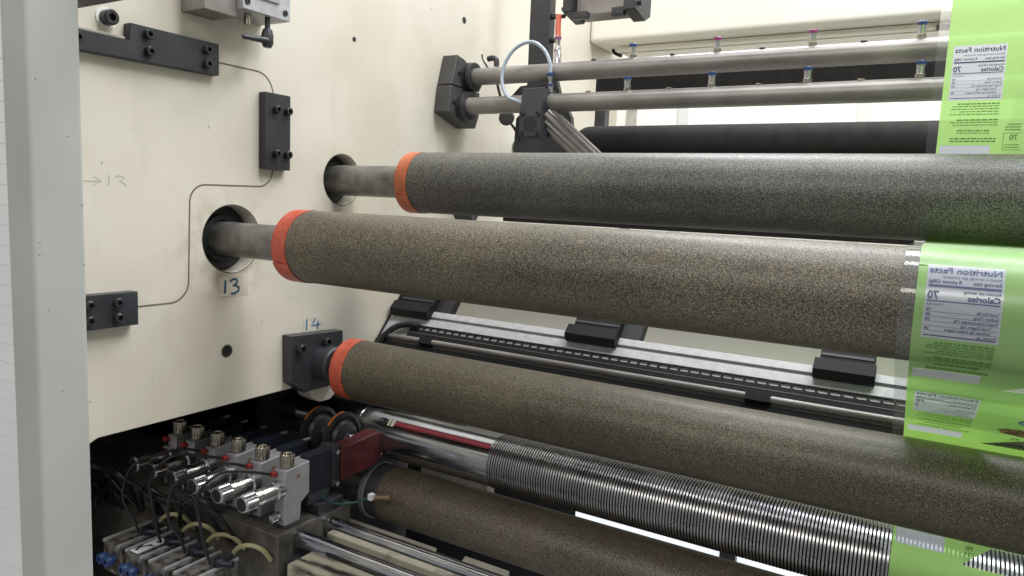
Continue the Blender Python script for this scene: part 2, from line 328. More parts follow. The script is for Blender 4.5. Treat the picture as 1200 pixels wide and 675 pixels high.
def prism(bm, poly, x0, x1, bev=0.0):
    # poly: (y, z) outline, extruded from x0 to x1
    a = [bm.verts.new((x0, y, z)) for y, z in poly]; b = [bm.verts.new((x1, y, z)) for y, z in poly]
    n = len(poly); fs = [bm.faces.new(a), bm.faces.new(b[::-1])]
    for i in range(n): fs.append(bm.faces.new((a[i], b[i], b[(i + 1) % n], a[(i + 1) % n])))
    if bev:
        es = list({e for f in fs for e in f.edges})
        bmesh.ops.bevel(bm, geom=es, offset=bev, segments=1, affect='EDGES')
    return bm
def ribbon(bm, pts, w, x, th=0.0006):
    # flat stroke on a plane of constant x; pts are (y, z)
    P = [Vector((0, y, z)) for y, z in pts]; rows = []
    for i, p in enumerate(P):
        d = (P[min(i + 1, len(P) - 1)] - P[max(i - 1, 0)]).normalized(); n = Vector((0, -d.z, d.y)) * (w / 2)
        rows.append([bm.verts.new((x, p.y + n.y, p.z + n.z)), bm.verts.new((x + th, p.y + n.y, p.z + n.z)), bm.verts.new((x + th, p.y - n.y, p.z - n.z)), bm.verts.new((x, p.y - n.y, p.z - n.z))])
    for i in range(len(rows) - 1):
        for k in range(4): q = (k + 1) % 4; bm.faces.new((rows[i][k], rows[i][q], rows[i + 1][q], rows[i + 1][k]))
    bm.faces.new(rows[0][::-1]); bm.faces.new(rows[-1]); return bm
def bolt(parent, x, y, z, r=0.0088, h=0.011, name='bolt_head'):
    bm = nb(); lathe(bm, (x, y, z), (1, 0, 0), [(0, r), (h * .92, r), (h, r * .88), (h, r * .52), (h * .45, r * .5)], 20)
    return obj(name, bm, M['bolt'], parent, True)
# ------------------------------------------------------------------ setting
bm = nb(); box(bm, -6, 8, -6, 9, -0.1, 0.0); struct(obj('floor', bm, M['floor']))
bm = nb(); box(bm, -3.0, -.28, .75, .80, 0.0, 3.2)
bw = tag(obj('building_wall', bm, M['wallwhite']), 'white ribbed building wall beyond the grey post, at the far left edge', 'wall')
bm = nb()
for k in range(44):
    z = 0.3 + k * 0.042; box(bm, -3.0, -.28, .7490, .7502, z, z + 0.0018)
obj('wall_joint', bm, mat('wall_joint_grey', (0.70, 0.705, 0.705), 0.7), bw)
# ------------------------------------------------------------------ side frame with two bored holes
def frame_mesh(outer, holes, x0, x1):
    cu = bpy.data.curves.new('frame_curve', 'CURVE'); cu.dimensions = '2D'; cu.fill_mode = 'BOTH'
    cu.extrude = (x1 - x0) / 2 - 0.0015; cu.bevel_depth = 0.0015; cu.bevel_resolution = 1
    def sp(pts):
        s = cu.splines.new('POLY'); s.points.add(len(pts) - 1)
        for p, q in zip(s.points, pts): p.co = (q[0], q[1], 0, 1)
        s.use_cyclic_u = True
    sp(outer)
    for (y, z, r) in holes: sp([(y + r * math.cos(2 * math.pi * k / 72), z + r * math.sin(2 * math.pi * k / 72)) for k in range(72)])
    o = bpy.data.objects.new('frame_curve', cu); COL.objects.link(o)
    dg = bpy.context.evaluated_depsgraph_get(); me = bpy.data.meshes.new_from_object(o.evaluated_get(dg))
    bpy.data.objects.remove(o); bm = nb(); bm.from_mesh(me)
    mtx = Matrix(((0, 0, 1, (x0 + x1) / 2), (1, 0, 0, 0), (0, 1, 0, 0), (0, 0, 0, 1)))
    bmesh.ops.transform(bm, matrix=mtx, verts=bm.verts); return bm
outer = [(0.655, 2.6), (0.655, 0.2), (0.70, 0.2), (0.702, 0.925), (0.725, 0.935), (1.236, 0.935)]
outer += [(1.236 + 0.02, 0.897), (1.285, 0.880), (1.318, 0.880), (1.338, 0.893), (1.352, 0.920), (1.40, 0.935), (3.098, 0.935), (3.098, 2.6)]
HA = (1.351, 1.439, 0.064); HB = (1.022, 1.297, 0.073)
fr = thing('machine_wall', 'large cream painted machine side wall with two bored roller holes', 'machine wall', (0, 0.655, 0.2))
obj('frame_plate', frame_mesh(outer, [HA, HB], -0.045, 0.0), M['frame'], fr)
for (y, z, r) in (HA, HB):
    bm = nb(); lathe(bm, (-0.0005, y, z), (-1, 0, 0), [(-0.0008, r + 0.0012), (-0.0008, r - 0.0006), (0.0446, r - 0.0006), (0.0446, r - 0.004), (0.13, r - 0.004), (0.131, 0.0)], 56, False)
    obj('bearing_recess', bm, M['darksteel'], fr, True)
    bm = nb(); lathe(bm, (-0.05, y, z), (1, 0, 0), [(0, r * 0.93), (0.012, r * 0.93), (0.012, r * 0.72), (0.022, r * 0.7), (0.022, r * .55), (0.0, r * .55)], 48, False)
    obj('bearing_ring', bm, M['void'], fr, True)
def arc(cy, cz, r, a0, a1, n=8): return [(cy + r * math.cos(R(a0 + (a1 - a0) * k / n)), cz + r * math.sin(R(a0 + (a1 - a0) * k / n))) for k in range(n + 1)]
bm = nb()
ribbon(bm, [(0.985, 1.660)] + arc(1.086, 1.616, 0.044, 90, 0) + [(1.130, 1.45)] + arc(1.090, 1.452, 0.040, 0, -90) + [(0.96, 1.410)] + arc(0.957, 1.373, 0.037, 90, 180) + [(0.916, 1.215)] + arc(0.874, 1.214, 0.042, 0, -90) + [(0.795, 1.172)], 0.0034, -0.0001, 0.0005)
obj('panel_seam', bm, M['seam'], fr)
for (y, z, r) in ((1.385, 1.79, 0.0055), (1.862, 1.947, 0.009), (1.007, 1.054, 0.0125), (0.972, 1.86, 0.004)):
    bm = nb(); lathe(bm, (-.004, y, z), (1, 0, 0), [(0, r), (0.0045, r), (.0045, r * .2)], 20, True); obj('tapped_hole', bm, M['void'], fr)
    bm = nb(); lathe(bm, (0.0002, y, z), (1, 0, 0), [(0, r * 1.18), (0.0006, r * 1.15), (0.0006, r)], 20, False); obj('hole_rim', bm, M['seam'], fr)
# handwriting on the frame
t13 = thing('number_tag', 'handwritten 13 in dark blue marker on clear tape below the larger hole', 'marking', (0, 1.024, 1.195))
bm = nb(); box(bm, 0.0002, 0.0008, 0.987, 1.062, 1.174, 1.217); obj('tape_patch', bm, M['tape'], t13)
bm = nb(); ribbon(bm, [(1.0035, 1.209), (1.0030, 1.196), (1.0020, 1.181)], 0.0048, 0.0009, 0.0003)
ribbon(bm, [(1.015, 1.2055), (1.022, 1.210), (1.031, 1.2095), (1.0345, 1.205), (1.030, 1.199), (1.022, 1.1965), (1.031, 1.1955), (1.038, 1.191), (1.037, 1.184), (1.028, 1.179), (1.018, 1.179)], 0.0046, 0.0009, 0.0003)
obj('number', bm, M['ink'], t13)
t14 = thing('number_tag', 'handwritten 14 in light blue marker above the black square bearing block', 'marking', (0, 1.257, 1.08))
bm = nb(); box(bm, 0.0002, 0.0007, 1.226, 1.290, 1.064, 1.099); obj('tape_patch', bm, mat('clear_tape', (0.62, 0.58, 0.49), 0.22, 0, (0.69, 0.65, 0.56), 40), t14)
bm = nb(); ribbon(bm, [(1.236, 1.097), (1.2355, 1.069)], 0.0042, 0.0008, 0.0003)
ribbon(bm, [(1.264, 1.097), (1.258, 1.087), (1.251, 1.079), (1.265, 1.0785), (1.281, 1.080)], 0.0038, 0.0008, 0.0003)
ribbon(bm, [(1.2735, 1.090), (1.271, 1.067)], 0.0038, 0.0008, 0.0003); obj('number', bm, M['ink2'], t14)
bm = nb(); ribbon(bm, [(0.700, 1.406), (0.741, 1.407)], 0.002, 0.0002, 0.0003); ribbon(bm, [(0.729, 1.415), (0.742, 1.407), (0.728, 1.399)], 0.002, 0.0002, 0.0003)
ribbon(bm, [(0.757, 1.419), (0.756, 1.399)], 0.0022, 0.0002, 0.0003)
ribbon(bm, [(0.768, 1.416), (0.777, 1.419), (0.786, 1.415), (0.776, 1.409), (0.787, 1.404), (0.788, 1.398)], 0.0022, 0.0002, 0.0003)
tag(obj('pencil_mark', bm, M['faint']), 'faint pencilled arrow and 13 on the cream frame beside the grey post', 'marking')
# ------------------------------------------------------------------ things on the frame
p = thing('clamp_plate', 'long black stepped clamp plate with socket bolts near the top left', 'clamp plate', (0, 0.83, 1.66))
bm = nb(); prism(bm, [(0.64, 1.6255), (0.976, 1.6300), (0.976, 1.692), (0.790, 1.692), (0.790, 1.660), (0.64, 1.658)], 0.0, 0.02, 0.0012); obj('plate', bm, M['black'], p)
for y, z in ((0.822, 1.678), (0.824, 1.648), (0.946, 1.676), (0.946, 1.648), (0.694, 1.646)): bolt(p, 0.02, y, z)
p = thing('clamp_plate', 'upright black rectangular clamp plate with four bolts on the cream frame', 'clamp plate', (0, 1.13, 1.533))
bm = nb(); box(bm, 0, 0.02, 1.092, 1.163, 1.451, 1.617, 0.0012); obj('plate', bm, M['black'], p)
for y in (1.124, 1.156):
    for z in (1.582, 1.486): bolt(p, 0.02, y - .004, z, 0.0085, 0.012)
p = thing('clamp_plate', 'small black clamp plate at the lower end of the seam, cut off by the post', 'clamp plate', (0, 0.72, 1.174))
bm = nb(); box(bm, 0, 0.024, 0.64, 0.793, 1.142, 1.205, 0.0012); obj('plate', bm, M['black'], p)
for y in (0.700, 0.752):
    for z in (1.188, 1.160): bolt(p, 0.024, y, z, 0.0085, 0.011)
p = thing('hex_bolt', 'single black socket bolt above the stepped clamp plate', 'bolt', (0, 0.751, 1.697))
bm = nb(); lathe(bm, (0.0, 0.758, 1.694), (1, 0, 0), [(0, 0.019), (0.002, 0.019), (0.002, 0.0135)], 24, False); obj('washer', bm, M['cream'], p, True)
bm = nb(); lathe(bm, (0.002, 0.758, 1.694), (1, 0, 0), [(0, .0135), (0.016, .0135), (0.018, .0115), (0.018, .0065), (0.010, .006)], 20); obj('bolt_head', bm, M['bolt'], p, True)
bm = nb(); box(bm, 0, 0.012, 0.64, 0.785, 1.662, 1.667, 0.001); tag(obj('spacer_strip', bm, M['beige']), 'thin tan spacer strip along the top of the stepped clamp plate', 'spacer')
bm = nb(); box(bm, 0, 0.40, 0.600, 0.690, 1.694, 1.76, 0.004); box(bm, 0, 0.40, 0.604, 0.686, 1.6885, 1.6935)
tag(obj('cross_bar', bm, M['darkgrey']), 'dull grey cross bar at the top left corner beside the post', 'bar')
p = thing('locking_clamp', 'silver clamp block with black lever handle at the top of the frame', 'clamp', (0, 1.03, 1.76))
bm = nb(); box(bm, 0.0, 0.09, 0.978, 1.097, 1.757, 1.92, 0.0015); obj('clamp_block', bm, M['alu'], p)
bm = nb(); box(bm, 0.0, 0.072, 0.905, 0.977, 1.740, 1.92, 0.0015); obj('rear_block', bm, M['steel'], p)
bm = nb(); box(bm, 0.0905, 0.094, 0.995, 1.066, 1.785, 1.92, 0.001); obj('cover_plate', bm, M['casting'], p)
for y, z in ((1.083, 1.772), (0.988, 1.772)): bolt(p, 0.0895, y, z, 0.006, 0.003)
bm = nb(); cyl(bm, (0.06, 1.012, 1.757), (0.06, 1.012, 1.735), 0.007, 16); obj('spring_plunger', bm, M['brass'], p, True)
h = nb(); lathe(h, (0.075, 1.050, 1.757), (0, 0, -1), [(0, .0055), (.022, .0055), (.024, .009), (.036, .0125), (.052, .0120), (.060, .008)], 18); hd = obj('lever_handle', h, M['black'], p, True)
bm = nb(); lathe(bm, (0.079, 1.048, 1.710), (0.05, -1, -0.08), [(0, .008), (.02, .0065), (.055, .0048), (.062, .0052), (.066, .003)], 14); obj('lever_arm', bm, M['black'], hd, True)
# square post
bm = nb(); box(bm, 0.236, 0.30, 0.4815, 0.548, 0.0, 2.5, 0.006, None, 4)
po = tag(obj('square_post', bm, M['post'], None, True), 'grey green square steel post at the left edge of the picture', 'post')
for (y, z) in ((0.489, 1.306), (0.4895, 1.322), (0.497, 1.233), (0.528, 1.462), (0.545, 1.372), (0.5455, 1.29), (0.512, 1.12), (0.491, 1.53)):
    bm = nb(); lathe(bm, (0.3001, y, z), (1, 0, 0), [(0, .0008), (.0004, .0007), (.0004, 0.0001)], 10, False); obj('paint_chip', bm, M['black'], po)
# ------------------------------------------------------------------ cork rollers
def roller(name, label, cy, cz, r, xs, xt, x1, cork_m, tape_m, shaft_r, xw):
    p = thing(name, label, 'roller', (xt, cy, cz), 'cork covered rollers of the machine')
    bm = nb(); n = 60
    prof = [(xt + .0008 + (x1 - xt) * k / n - xs, r) for k in range(n + 1)]
    lathe(bm, (xs, cy, cz), (1, 0, 0), [(xt + .0005 - xs, r - .004)] + prof, 96); obj('cork_cover', bm, cork_m, p, True)
    if tape_m:
        bm = nb(); lathe(bm, (xs, cy, cz), (1, 0, 0), [(0, shaft_r), (0, r - 0.001), (0.0015, r + .0006), (xt - xs, r + .0008), (xt - xs, r - .003)], 96, False); bp = obj('tape_band', bm, tape_m, p, True)
        bm = nb(); v = box(bm, xs + .002, xt - .001, -.0005, .0006, -.001, .001)
        a = R(205); bmesh.ops.transform(bm, matrix=Matrix.Translation((0, cy + (r + .001) * math.cos(a), cz + (r + .001) * math.sin(a))) @ Matrix.Rotation(a + math.pi / 2, 4, 'X'), verts=bm.verts)
        b3 = nb(); g_ = []
        for q in range(33):
            aq = R(205 + 150 * q / 32); g_.append([b3.verts.new((xx, cy + (r + .0016) * math.cos(aq), cz + (r + .0016) * math.sin(aq))) for xx in (xs - .0012, xt + .0016)])
        for q in range(32): b3.faces.new((g_[q][0], g_[q + 1][0], g_[q + 1][1], g_[q][1]))
        obj('tape_overlap', b3, tape_m, bp, True)
        obj('tape_end', bm, mat('tape_end_shadow', (0.35, 0.03, 0.02), 0.5), bp)
    if shaft_r:
        bm = nb(); lathe(bm, (xw, cy, cz), (1, 0, 0), [(0, shaft_r), ((xs - xw) * .72, shaft_r), ((xs - xw) * .722, shaft_r * 1.004), (xs - xw + 0.01, shaft_r * 1.004)], 48); obj('shaft', bm, M['shaft'], p, True)
    return p
XE = 2.1
RA = roller('cork_roller', 'topmost charcoal cork roller with an orange tape band, right of the smaller frame hole', 1.351, 1.438, .0702, 0.226, 0.260, XE, M['corkA'], M['orange'], .0378, -0.12)
RB = roller('cork_roller', 'tan cork roller with red tape band, shaft entering the larger hole above number 13', 1.019, 1.297, .0712, 0.205, 0.243, XE, M['corkB'], M['redtape'], .0368, -0.12)
RC = roller('cork_roller', 'olive brown cork roller with orange red band, held by the black block under number 14', 1.269, 0.988, .0705, 0.113, 0.152, XE, M['corkC'], M['redtape'], .017, 0.05)
# bearing block for roller 14
p = thing('bearing_block', 'black square bearing block with round boss below the number 14', 'bearing block', (0, 1.25, 1.0))
bm = nb(); prism(bm, [(1.160, 1.069), (1.331, 1.061), (1.331, 0.955), (1.30, 0.925), (1.205, 0.925), (1.162, 0.955)], 0.0, 0.03, 0.0012); obj('block_plate', bm, M['black'], p)
bm = nb(); lathe(bm, (0.03, 1.269, 0.988), (1, 0, 0), [(0, .046), (.038, .044), (.042, .040), (.042, .022), (.030, .021)], 40); obj('boss', bm, M['black'], p, True)
bm = nb(); cyl(bm, (0.06, 1.269, 0.988), (0.085, 1.269, 0.988), 0.020, 6, .001); obj('shaft_nut', bm, M['bolt'], p)
for y, z in ((1.185, 1.036), (1.268, 1.041)):
    bolt(p, 0.03, y, z, 0.0115, 0.016)
# lower brown roller
RE = roller('cork_roller', 'lowest brown cork roller with a grey end ring, below the grooved steel roller', 1.391, 0.6395, 0.0705, 0.13, 0.155, XE, M['corkE'], None, 0, 0)
bm = nb(); lathe(bm, (0.098, 1.391, 0.6395), (1, 0, 0), [(0, .03), (0, .071), (.003, .0735), (.016, .0735), (.018, .0705)], 80, False); obj('end_ring', bm, M['greyring'], RE, True)
bm = nb(); lathe(bm, (0.115, 1.391, 0.6395), (1, 0, 0), [(0, .0695), (.041, .0695), (.041, .03)], 80, False); obj('bare_core', bm, M['darkgrey'], RE, True)
bm = nb(); cyl(bm, (-0.3, 1.391, 0.6395), (0.10, 1.391, 0.6395), .03, 32); obj('shaft', bm, M['shaft'], RE, True)
# ------------------------------------------------------------------ grooved steel roller
KNIFE_SITE = Matrix.Translation((-0.177, 0.0, -0.190)) @ Matrix.Scale(1.136, 4)   # the slitting station: 1.136 times its drawing, set back against the rollers
SITE = KNIFE_SITE
GY, GZ, GR = 1.252, 0.858, 0.0557
p = thing('grooved_roller', 'shiny steel knife roller, smooth at its left end and finely grooved to the right', 'roller', (0.56, GY, GZ))
bm = nb(); lathe(bm, (0, GY, GZ), (1, 0, 0), [(-0.055, .0535), (.196, .0535), (.197, .0525), (.199, .0525), (.200, .0548), (.562, .0548)], 96); sm = obj('smooth_sleeve', bm, M['chrome'], p, True)
prof = [(0.5545, .050)]; x = 0.556; pit = 0.0056
while x < 2.0:
    prof += [(x, .0500), (x + .0002, .0561), (x + .0004, .0563), (x + .0034, .0563), (x + .0036, .0561), (x + .0038, .0500)]; x += pit
bm = nb(); lathe(bm, (0, GY, GZ), (1, 0, 0), prof, 80); obj('grooved_sleeve', bm, groove_mat(M['rings'], .0561 * 1.136), p, True)
def on_g(x0, x1, a0, a1, rr, n=8, nx=1):
    bm = nb(); g = [[bm.verts.new((x0 + (x1 - x0) * i / nx, GY + rr * math.cos(R(a0 + (a1 - a0) * k / n)), GZ + rr * math.sin(R(a0 + (a1 - a0) * k / n)))) for k in range(n + 1)] for i in range(nx + 1)]
    for i in range(nx):
        for k in range(n): bm.faces.new((g[i][k], g[i + 1][k], g[i + 1][k + 1], g[i][k + 1]))
    return bm
bm = nb(); c = []
for k in range(24):
    a = 2 * math.pi * k / 24; xx = 0.268 + .013 * math.cos(a); aa = R(133 + 9.5 * math.sin(a)); c.append(bm.verts.new((xx, GY + .0551 * math.cos(aa), GZ + .0551 * math.sin(aa))))
bm.faces.new(c); obj('oval_slot', bm, M['void'], sm)
ru = obj('rule_strip', on_g(0.302, 0.554, 124.5, 137.5, .0552), M['redrule'], sm)
obj('rule_line', on_g(0.302, 0.554, 130.0, 131.2, .0554, 2), mat('rule_line_pale', (0.42, 0.10, 0.10), 0.5), ru)
bm = nb()
for k in range(50):
    x = .305 + k * .005; b2 = on_g(x, x + .0008, 131.5, 134 if k % 5 else 137, .0554, 2); me = bpy.data.meshes.new('tick'); b2.to_mesh(me); b2.free(); bm.from_mesh(me); bpy.data.meshes.remove(me)
obj('rule_tick', bm, mat('rule_tick_pale', (0.40, 0.10, 0.10), 0.5), ru)
obj('paper_tab', on_g(0.283, 0.289, 122, 141, .0553), M['tape'], sm); obj('paper_tab', on_g(0.292, 0.3005, 122, 141, .0553), M['tape'], sm)
SITE = Matrix.Identity(4)
# ------------------------------------------------------------------ upper pair of air pipes
p = thing('pipe_mount', 'dark grey two-piece mounting block carrying the left ends of both pipes', 'mounting block', (0, 1.75, 1.72))
bm = nb(); prism(bm, [(1.760, 1.823), (1.790, 1.816), (1.872, 1.788), (1.885, 1.775), (1.885, 1.735), (1.80, 1.7335), (1.734, 1.735)], 0.0, 0.052, 0.002); obj('upper_block', bm, M['darkgrey'], p)
bm = nb(); prism(bm, [(1.732, 1.732), (1.80, 1.731), (1.885, 1.732), (1.885, 1.66), (1.868, 1.622), (1.838, 1.620), (1.721, 1.655)], 0.0, 0.052, 0.002); obj('lower_block', bm, M['darkgrey'], p)
for cy, cz in ((1.823, 1.768), (1.798, 1.680)):
    bm = nb(); lathe(bm, (0.052, cy, cz), (1, 0, 0), [(0, .042), (.010, .042), (.010, .037), (.014, .037), (.014, .042), (.024, .041), (.025, .03)], 40); obj('flange', bm, M['black'], p, True)
bolt(p, 0.052, 1.772, 1.772, 0.006, 0.003); bolt(p, 0.052, 1.748, 1.686, 0.006, 0.003)
PIPES = []
for cy, cz, lab in ((1.823, 1.768, 'upper of the two dull grey steel pipes, behind the other one'), (1.798, 1.680, 'lower grey steel pipe, with the black pivot block clamped on it')):
    bm = nb(); n = 40; lathe(bm, (0.06, cy, cz), (1, 0, 0), [(2.1 * k / n, .0247) for k in range(n + 1)], 40); q = tag(obj('air_pipe', bm, M['steel'], None, True), lab, 'pipe', 'pair of grey pipes across the top'); PIPES.append((cy, cz, q))
def fitting(x, cy, cz, collar, label, tall=1.0):
    t = thing('push_fitting', label, 'hose fitting', (x, cy, cz + .0235), 'push fittings standing on the pipes')
    d = Vector((0, -0.12, 1)).normalized(); b = Vector((x, cy - .002, cz + .0225))
    bm = nb(); lathe(bm, b, d, [(0, .0075), (.008, .0075), (.0085, .0068)], 6); obj('hex_base', bm, M['brass'], t)
    bm = nb(); lathe(bm, b + d * .0085, d, [(0, .0062), (.012 * tall, .0062), (.0125 * tall, .007), (.014 * tall, .007)], 16); obj('fitting_body', bm, M['nickel'], t, True)
    bm = nb(); lathe(bm, b + d * (.0085 + .014 * tall), d, [(0, .0078), (.0055, .0078), (.0065, .0066), (.0065, .0035), (.002, .003)], 16); obj('release_collar', bm, M[collar], t, True)
    t.scale = (1.3, 1.3, 1.3)
    return t
(c1y, c1z, q1), (c2y, c2z, q2) = PIPES
for x, c, l in ((0.572, 'blue', 'first blue collared fitting on the upper pipe, counted from the left'), (0.792, 'purple', 'dark red collared fitting on the upper pipe, beside the blue one'), (1.012, 'purple', 'purple collared fitting on the upper pipe, nearer the film'), (1.232, 'blue', 'blue collared fitting on the upper pipe, next to the film edge')): fitting(x, c1y, c1z, c, l)
for x, l in ((0.572, 'first bare blue fitting on the lower pipe, right of the hose'), (0.792, 'second bare blue fitting on the lower pipe, counted from the hose'), (1.012, 'third bare blue fitting on the lower pipe, counted from the hose'), (1.238, 'blue fitting on the lower pipe beside the edge of the clear film')): fitting(x, c2y, c2z, 'blue', l)
for (cy, cz, q, xs, m_) in ((c1y, c1z, q1, (.46, .68, .90, 1.12), 'bolt'), (c2y, c2z, q2, (.46, .685, .905, 1.125), 'brass')):
    for x in xs:
        bm = nb(); lathe(bm, (x, cy - .004, cz + .0225), (0, -.14, 1), [(0, .008), (.004, .008), (.0055, .006), (.0055, .003), (.003, .003)], 6); obj('plug_screw', bm, M[m_], q)
t = fitting(0.346, c2y, c2z, 'blue', 'doubled blue fitting at the end of the pale looping hose', 1.0); t.scale = (1, 1, 1)
bm = nb(); lathe(bm, (.346, c2y - .006, c2z + .052), (0, -.12, 1), [(0, .0055), (.012, .0055), (.013, .007), (.017, .007), (.017, .0082), (.027, .0082), (.028, .006)], 16); obj('upper_coupling', bm, M['nickel'], t, True)
bm = nb(); lathe(bm, (.346, c2y - .0085, c2z + .070), (0, -.12, 1), [(0, .0086), (.010, .0086), (.011, .006)], 16); obj('release_collar', bm, M['blue'], t, True)
bm = nb(); tube(bm, [(.346, 1.788, 1.757), (.344, 1.787, 1.785), (.325, 1.785, 1.822), (.285, 1.782, 1.846), (.238, 1.778, 1.832), (.208, 1.772, 1.79), (.203, 1.768, 1.74), (.222, 1.766, 1.70), (.255, 1.766, 1.685), (.285, 1.767, 1.675)], .0050, 12)
tag(obj('air_hose', bm, M['hose'], None, True), 'pale blue hose looping over the pipes to a blue fitting', 'hose')
# pivot block and finned cylinder
p = thing('pivot_cylinder', 'black pivot block on the lower pipe with a ribbed silver cylinder behind', 'air cylinder', (.32, 1.75, 1.64))
bm = nb(); prism(bm, [(1.762, 1.716), (1.752, 1.716), (1.742, 1.640), (1.742, 1.584), (1.800, 1.584), (1.830, 1.640), (1.830, 1.716)], .2805, .347, .0015); obj('pivot_block', bm, M['black'], p)
bm = nb(); lathe(bm, (.314, 1.7425, 1.618), (0, -1, 0), [(0, .0205), (.0012, .0205), (.0013, .0001)], 32); obj('pivot_eye', bm, M['void'], p, True)
for x, z in ((.289, 1.645), (.339, 1.645), (.289, 1.594), (.339, 1.594)):
    bm = nb(); lathe(bm, (x, 1.742, z), (0, -1, 0), [(0, .0062), (.006, .0062), (.006, .003), (.003, .003)], 16); obj('bolt_head', bm, M['bolt'], p, True)
d = Vector((.118, .07, -.115)).normalized(); st = Vector((.345, 1.80, 1.635)); _, u, w = frame_of(d)
bm = nb(); g = []
rib = []
for k in range(48):
    a = 2 * math.pi * k / 48; rib.append((a, .032 if k % 4 < 2 else .028))
rows = []
for tt in (-.02, .27):
    rows.append([bm.verts.new(st + d * tt + (u * math.cos(a) + w * math.sin(a)) * rr) for a, rr in rib])
for k in range(48): bm.faces.new((rows[0][k], rows[0][(k + 1) % 48], rows[1][(k + 1) % 48], rows[1][k]))
bm.faces.new(rows[0][::-1]); bm.faces.new(rows[1]); obj('ribbed_barrel', bm, M['steel'], p)
p = thing('swing_plate', 'irregular black swing plate behind the pipes and the pivot block', 'plate', (.24, 1.95, 1.64))
bm = nb(); pts = [(.129, 1.728), (.160, 1.757), (.284, 1.768), (.296, 1.73), (.338, 1.66), (.345, 1.60), (.36, 1.54), (.36, 1.40), (.160, 1.40), (.146, 1.58), (.150, 1.66), (.21, 1.715)]
a_ = [bm.verts.new((x, 1.945, z)) for x, z in pts]; b_ = [bm.verts.new((x, 1.965, z)) for x, z in pts]; bm.faces.new(a_); bm.faces.new(b_[::-1])
for i in range(len(pts)): bm.faces.new((a_[i], b_[i], b_[(i + 1) % len(pts)], a_[(i + 1) % len(pts)]))
obj('plate', bm, M['black'], p)
for x, z in ((.325, 1.625), (.335, 1.60)):
    bm = nb(); lathe(bm, (x, 1.9445, z), (0, 1, 0), [(0, .007), (.006, .007), (.006, .001)], 14, False); obj('plate_hole', bm, M['void'], p)
p = thing('upright_bar', 'tall black steel bar standing behind the upper pipe', 'bar', (.195, 2.0, 1.77))
bm = nb(); box(bm, .160, .230, 1.985, 2.02, 1.55, 2.4, .002); obj('bar', bm, M['black'], p)
for z in (1.97, 1.90):
    bm = nb(); cyl(bm, (.230, 2.0, z), (.243, 2.0, z), .009, 14, .002); obj('side_bolt', bm, M['bolt'], p, True)
p = thing('oval_sensor', 'small dark round sensor head hanging under the lower pipe', 'sensor', (.144, 1.9, 1.655))
bm = nb(); lathe(bm, (.146, 1.90, 1.655), (.25, -1, .15), [(0, .021), (.006, .024), (.012, .024), (.015, .021)], 28); obj('sensor_head', bm, M['darkgrey'], p, True)
bm = nb(); tube(bm, [(.156, 1.905, 1.64), (.168, 1.915, 1.62), (.175, 1.93, 1.59)], .004, 8); obj('sensor_arm', bm, M['tube'], p, True)
p = thing('elbow_fitting', 'black elbow fitting with a thin cable running down behind the pipes', 'fitting', (.09, 1.9, 1.83))
bm = nb(); tube(bm, [(.068, 1.9, 1.835), (.085, 1.9, 1.837), (.097, 1.9, 1.832), (.099, 1.9, 1.812)], .0085, 10); obj('elbow', bm, M['black'], p, True)
bm = nb(); tube(bm, [(.099, 1.9, 1.81), (.105, 1.9, 1.76), (.128, 1.9, 1.70), (.15, 1.92, 1.66)], .0045, 8); tube(bm, [(.045, 1.9, 1.85), (.05, 1.9, 1.833), (.075, 1.9, 1.80), (.09, 1.9, 1.78)], .003, 6); obj('cable', bm, M['tube'], p, True)
p = thing('drop_hose', 'coral red hose with nickel couplings hanging behind the upper pipe', 'hose', (.306, 1.9, 1.87))
bm = nb(); tube(bm, [(.305, 1.9, 1.945), (.304, 1.9, 1.91), (.306, 1.9, 1.885)], .0085, 12); obj('hose', bm, M['redhose'], p, True)
bm = nb(); lathe(bm, (.306, 1.9, 1.885), (.03, 0, -1), [(0, .009), (.008, .009), (.010, .0075), (.030, .0075), (.032, .010), (.045, .010), (.047, .011), (.085, .011)], 16); obj('coupling', bm, M['nickel'], p, True)
for z in (1.882, 1.847):
    bm = nb(); lathe(bm, (.306, 1.9, z), (0, 0, -1), [(0, .0098), (.007, .0098)], 16); obj('collar', bm, M['purple'], p, True)
bm = nb(); tube(bm, [(.302, 1.86, 1.76), (.315, 1.85, 1.73), (.318, 1.84, 1.70)], .004, 8); obj('thin_tube', bm, M['redfit'], p, True)
p = thing('overhead_actuator', 'grey overhead slide unit with black end blocks at the top edge', 'actuator', (.43, 1.95, 1.95))
bm = nb(); box(bm, .345, .500, 1.93, 2.01, 1.945, 2.10, .002); obj('slide_body', bm, M['steel'], p)
bm = nb(); prism(bm, [(1.90, 1.95), (1.99, 1.935), (2.02, 1.955), (2.02, 2.1), (1.90, 2.1)], .315, .343, .002); box(bm, .343, .39, 1.905, 1.929, 1.930, 1.950, .003); obj('end_block', bm, M['black'], p)
bm = nb(); prism(bm, [(1.90, 1.94), (1.98, 1.925), (2.02, 1.945), (2.02, 2.1), (1.90, 2.1)], .502, .538, .002); box(bm, .465, .501, 1.905, 1.929, 1.93, 1.952, .003); obj('end_block', bm, M['black'], p)
for x, z in ((.312, 1.965), (.312, 1.945)):
    bm = nb(); cyl(bm, (x - .008, 1.92, z), (x + .003, 1.92, z), .006, 10); obj('grub_screw', bm, M['bolt'], p)
bm = nb(); cyl(bm, (.538, 1.92, 1.96), (.549, 1.92, 1.96), .007, 10); obj('grub_screw', bm, M['bolt'], p)
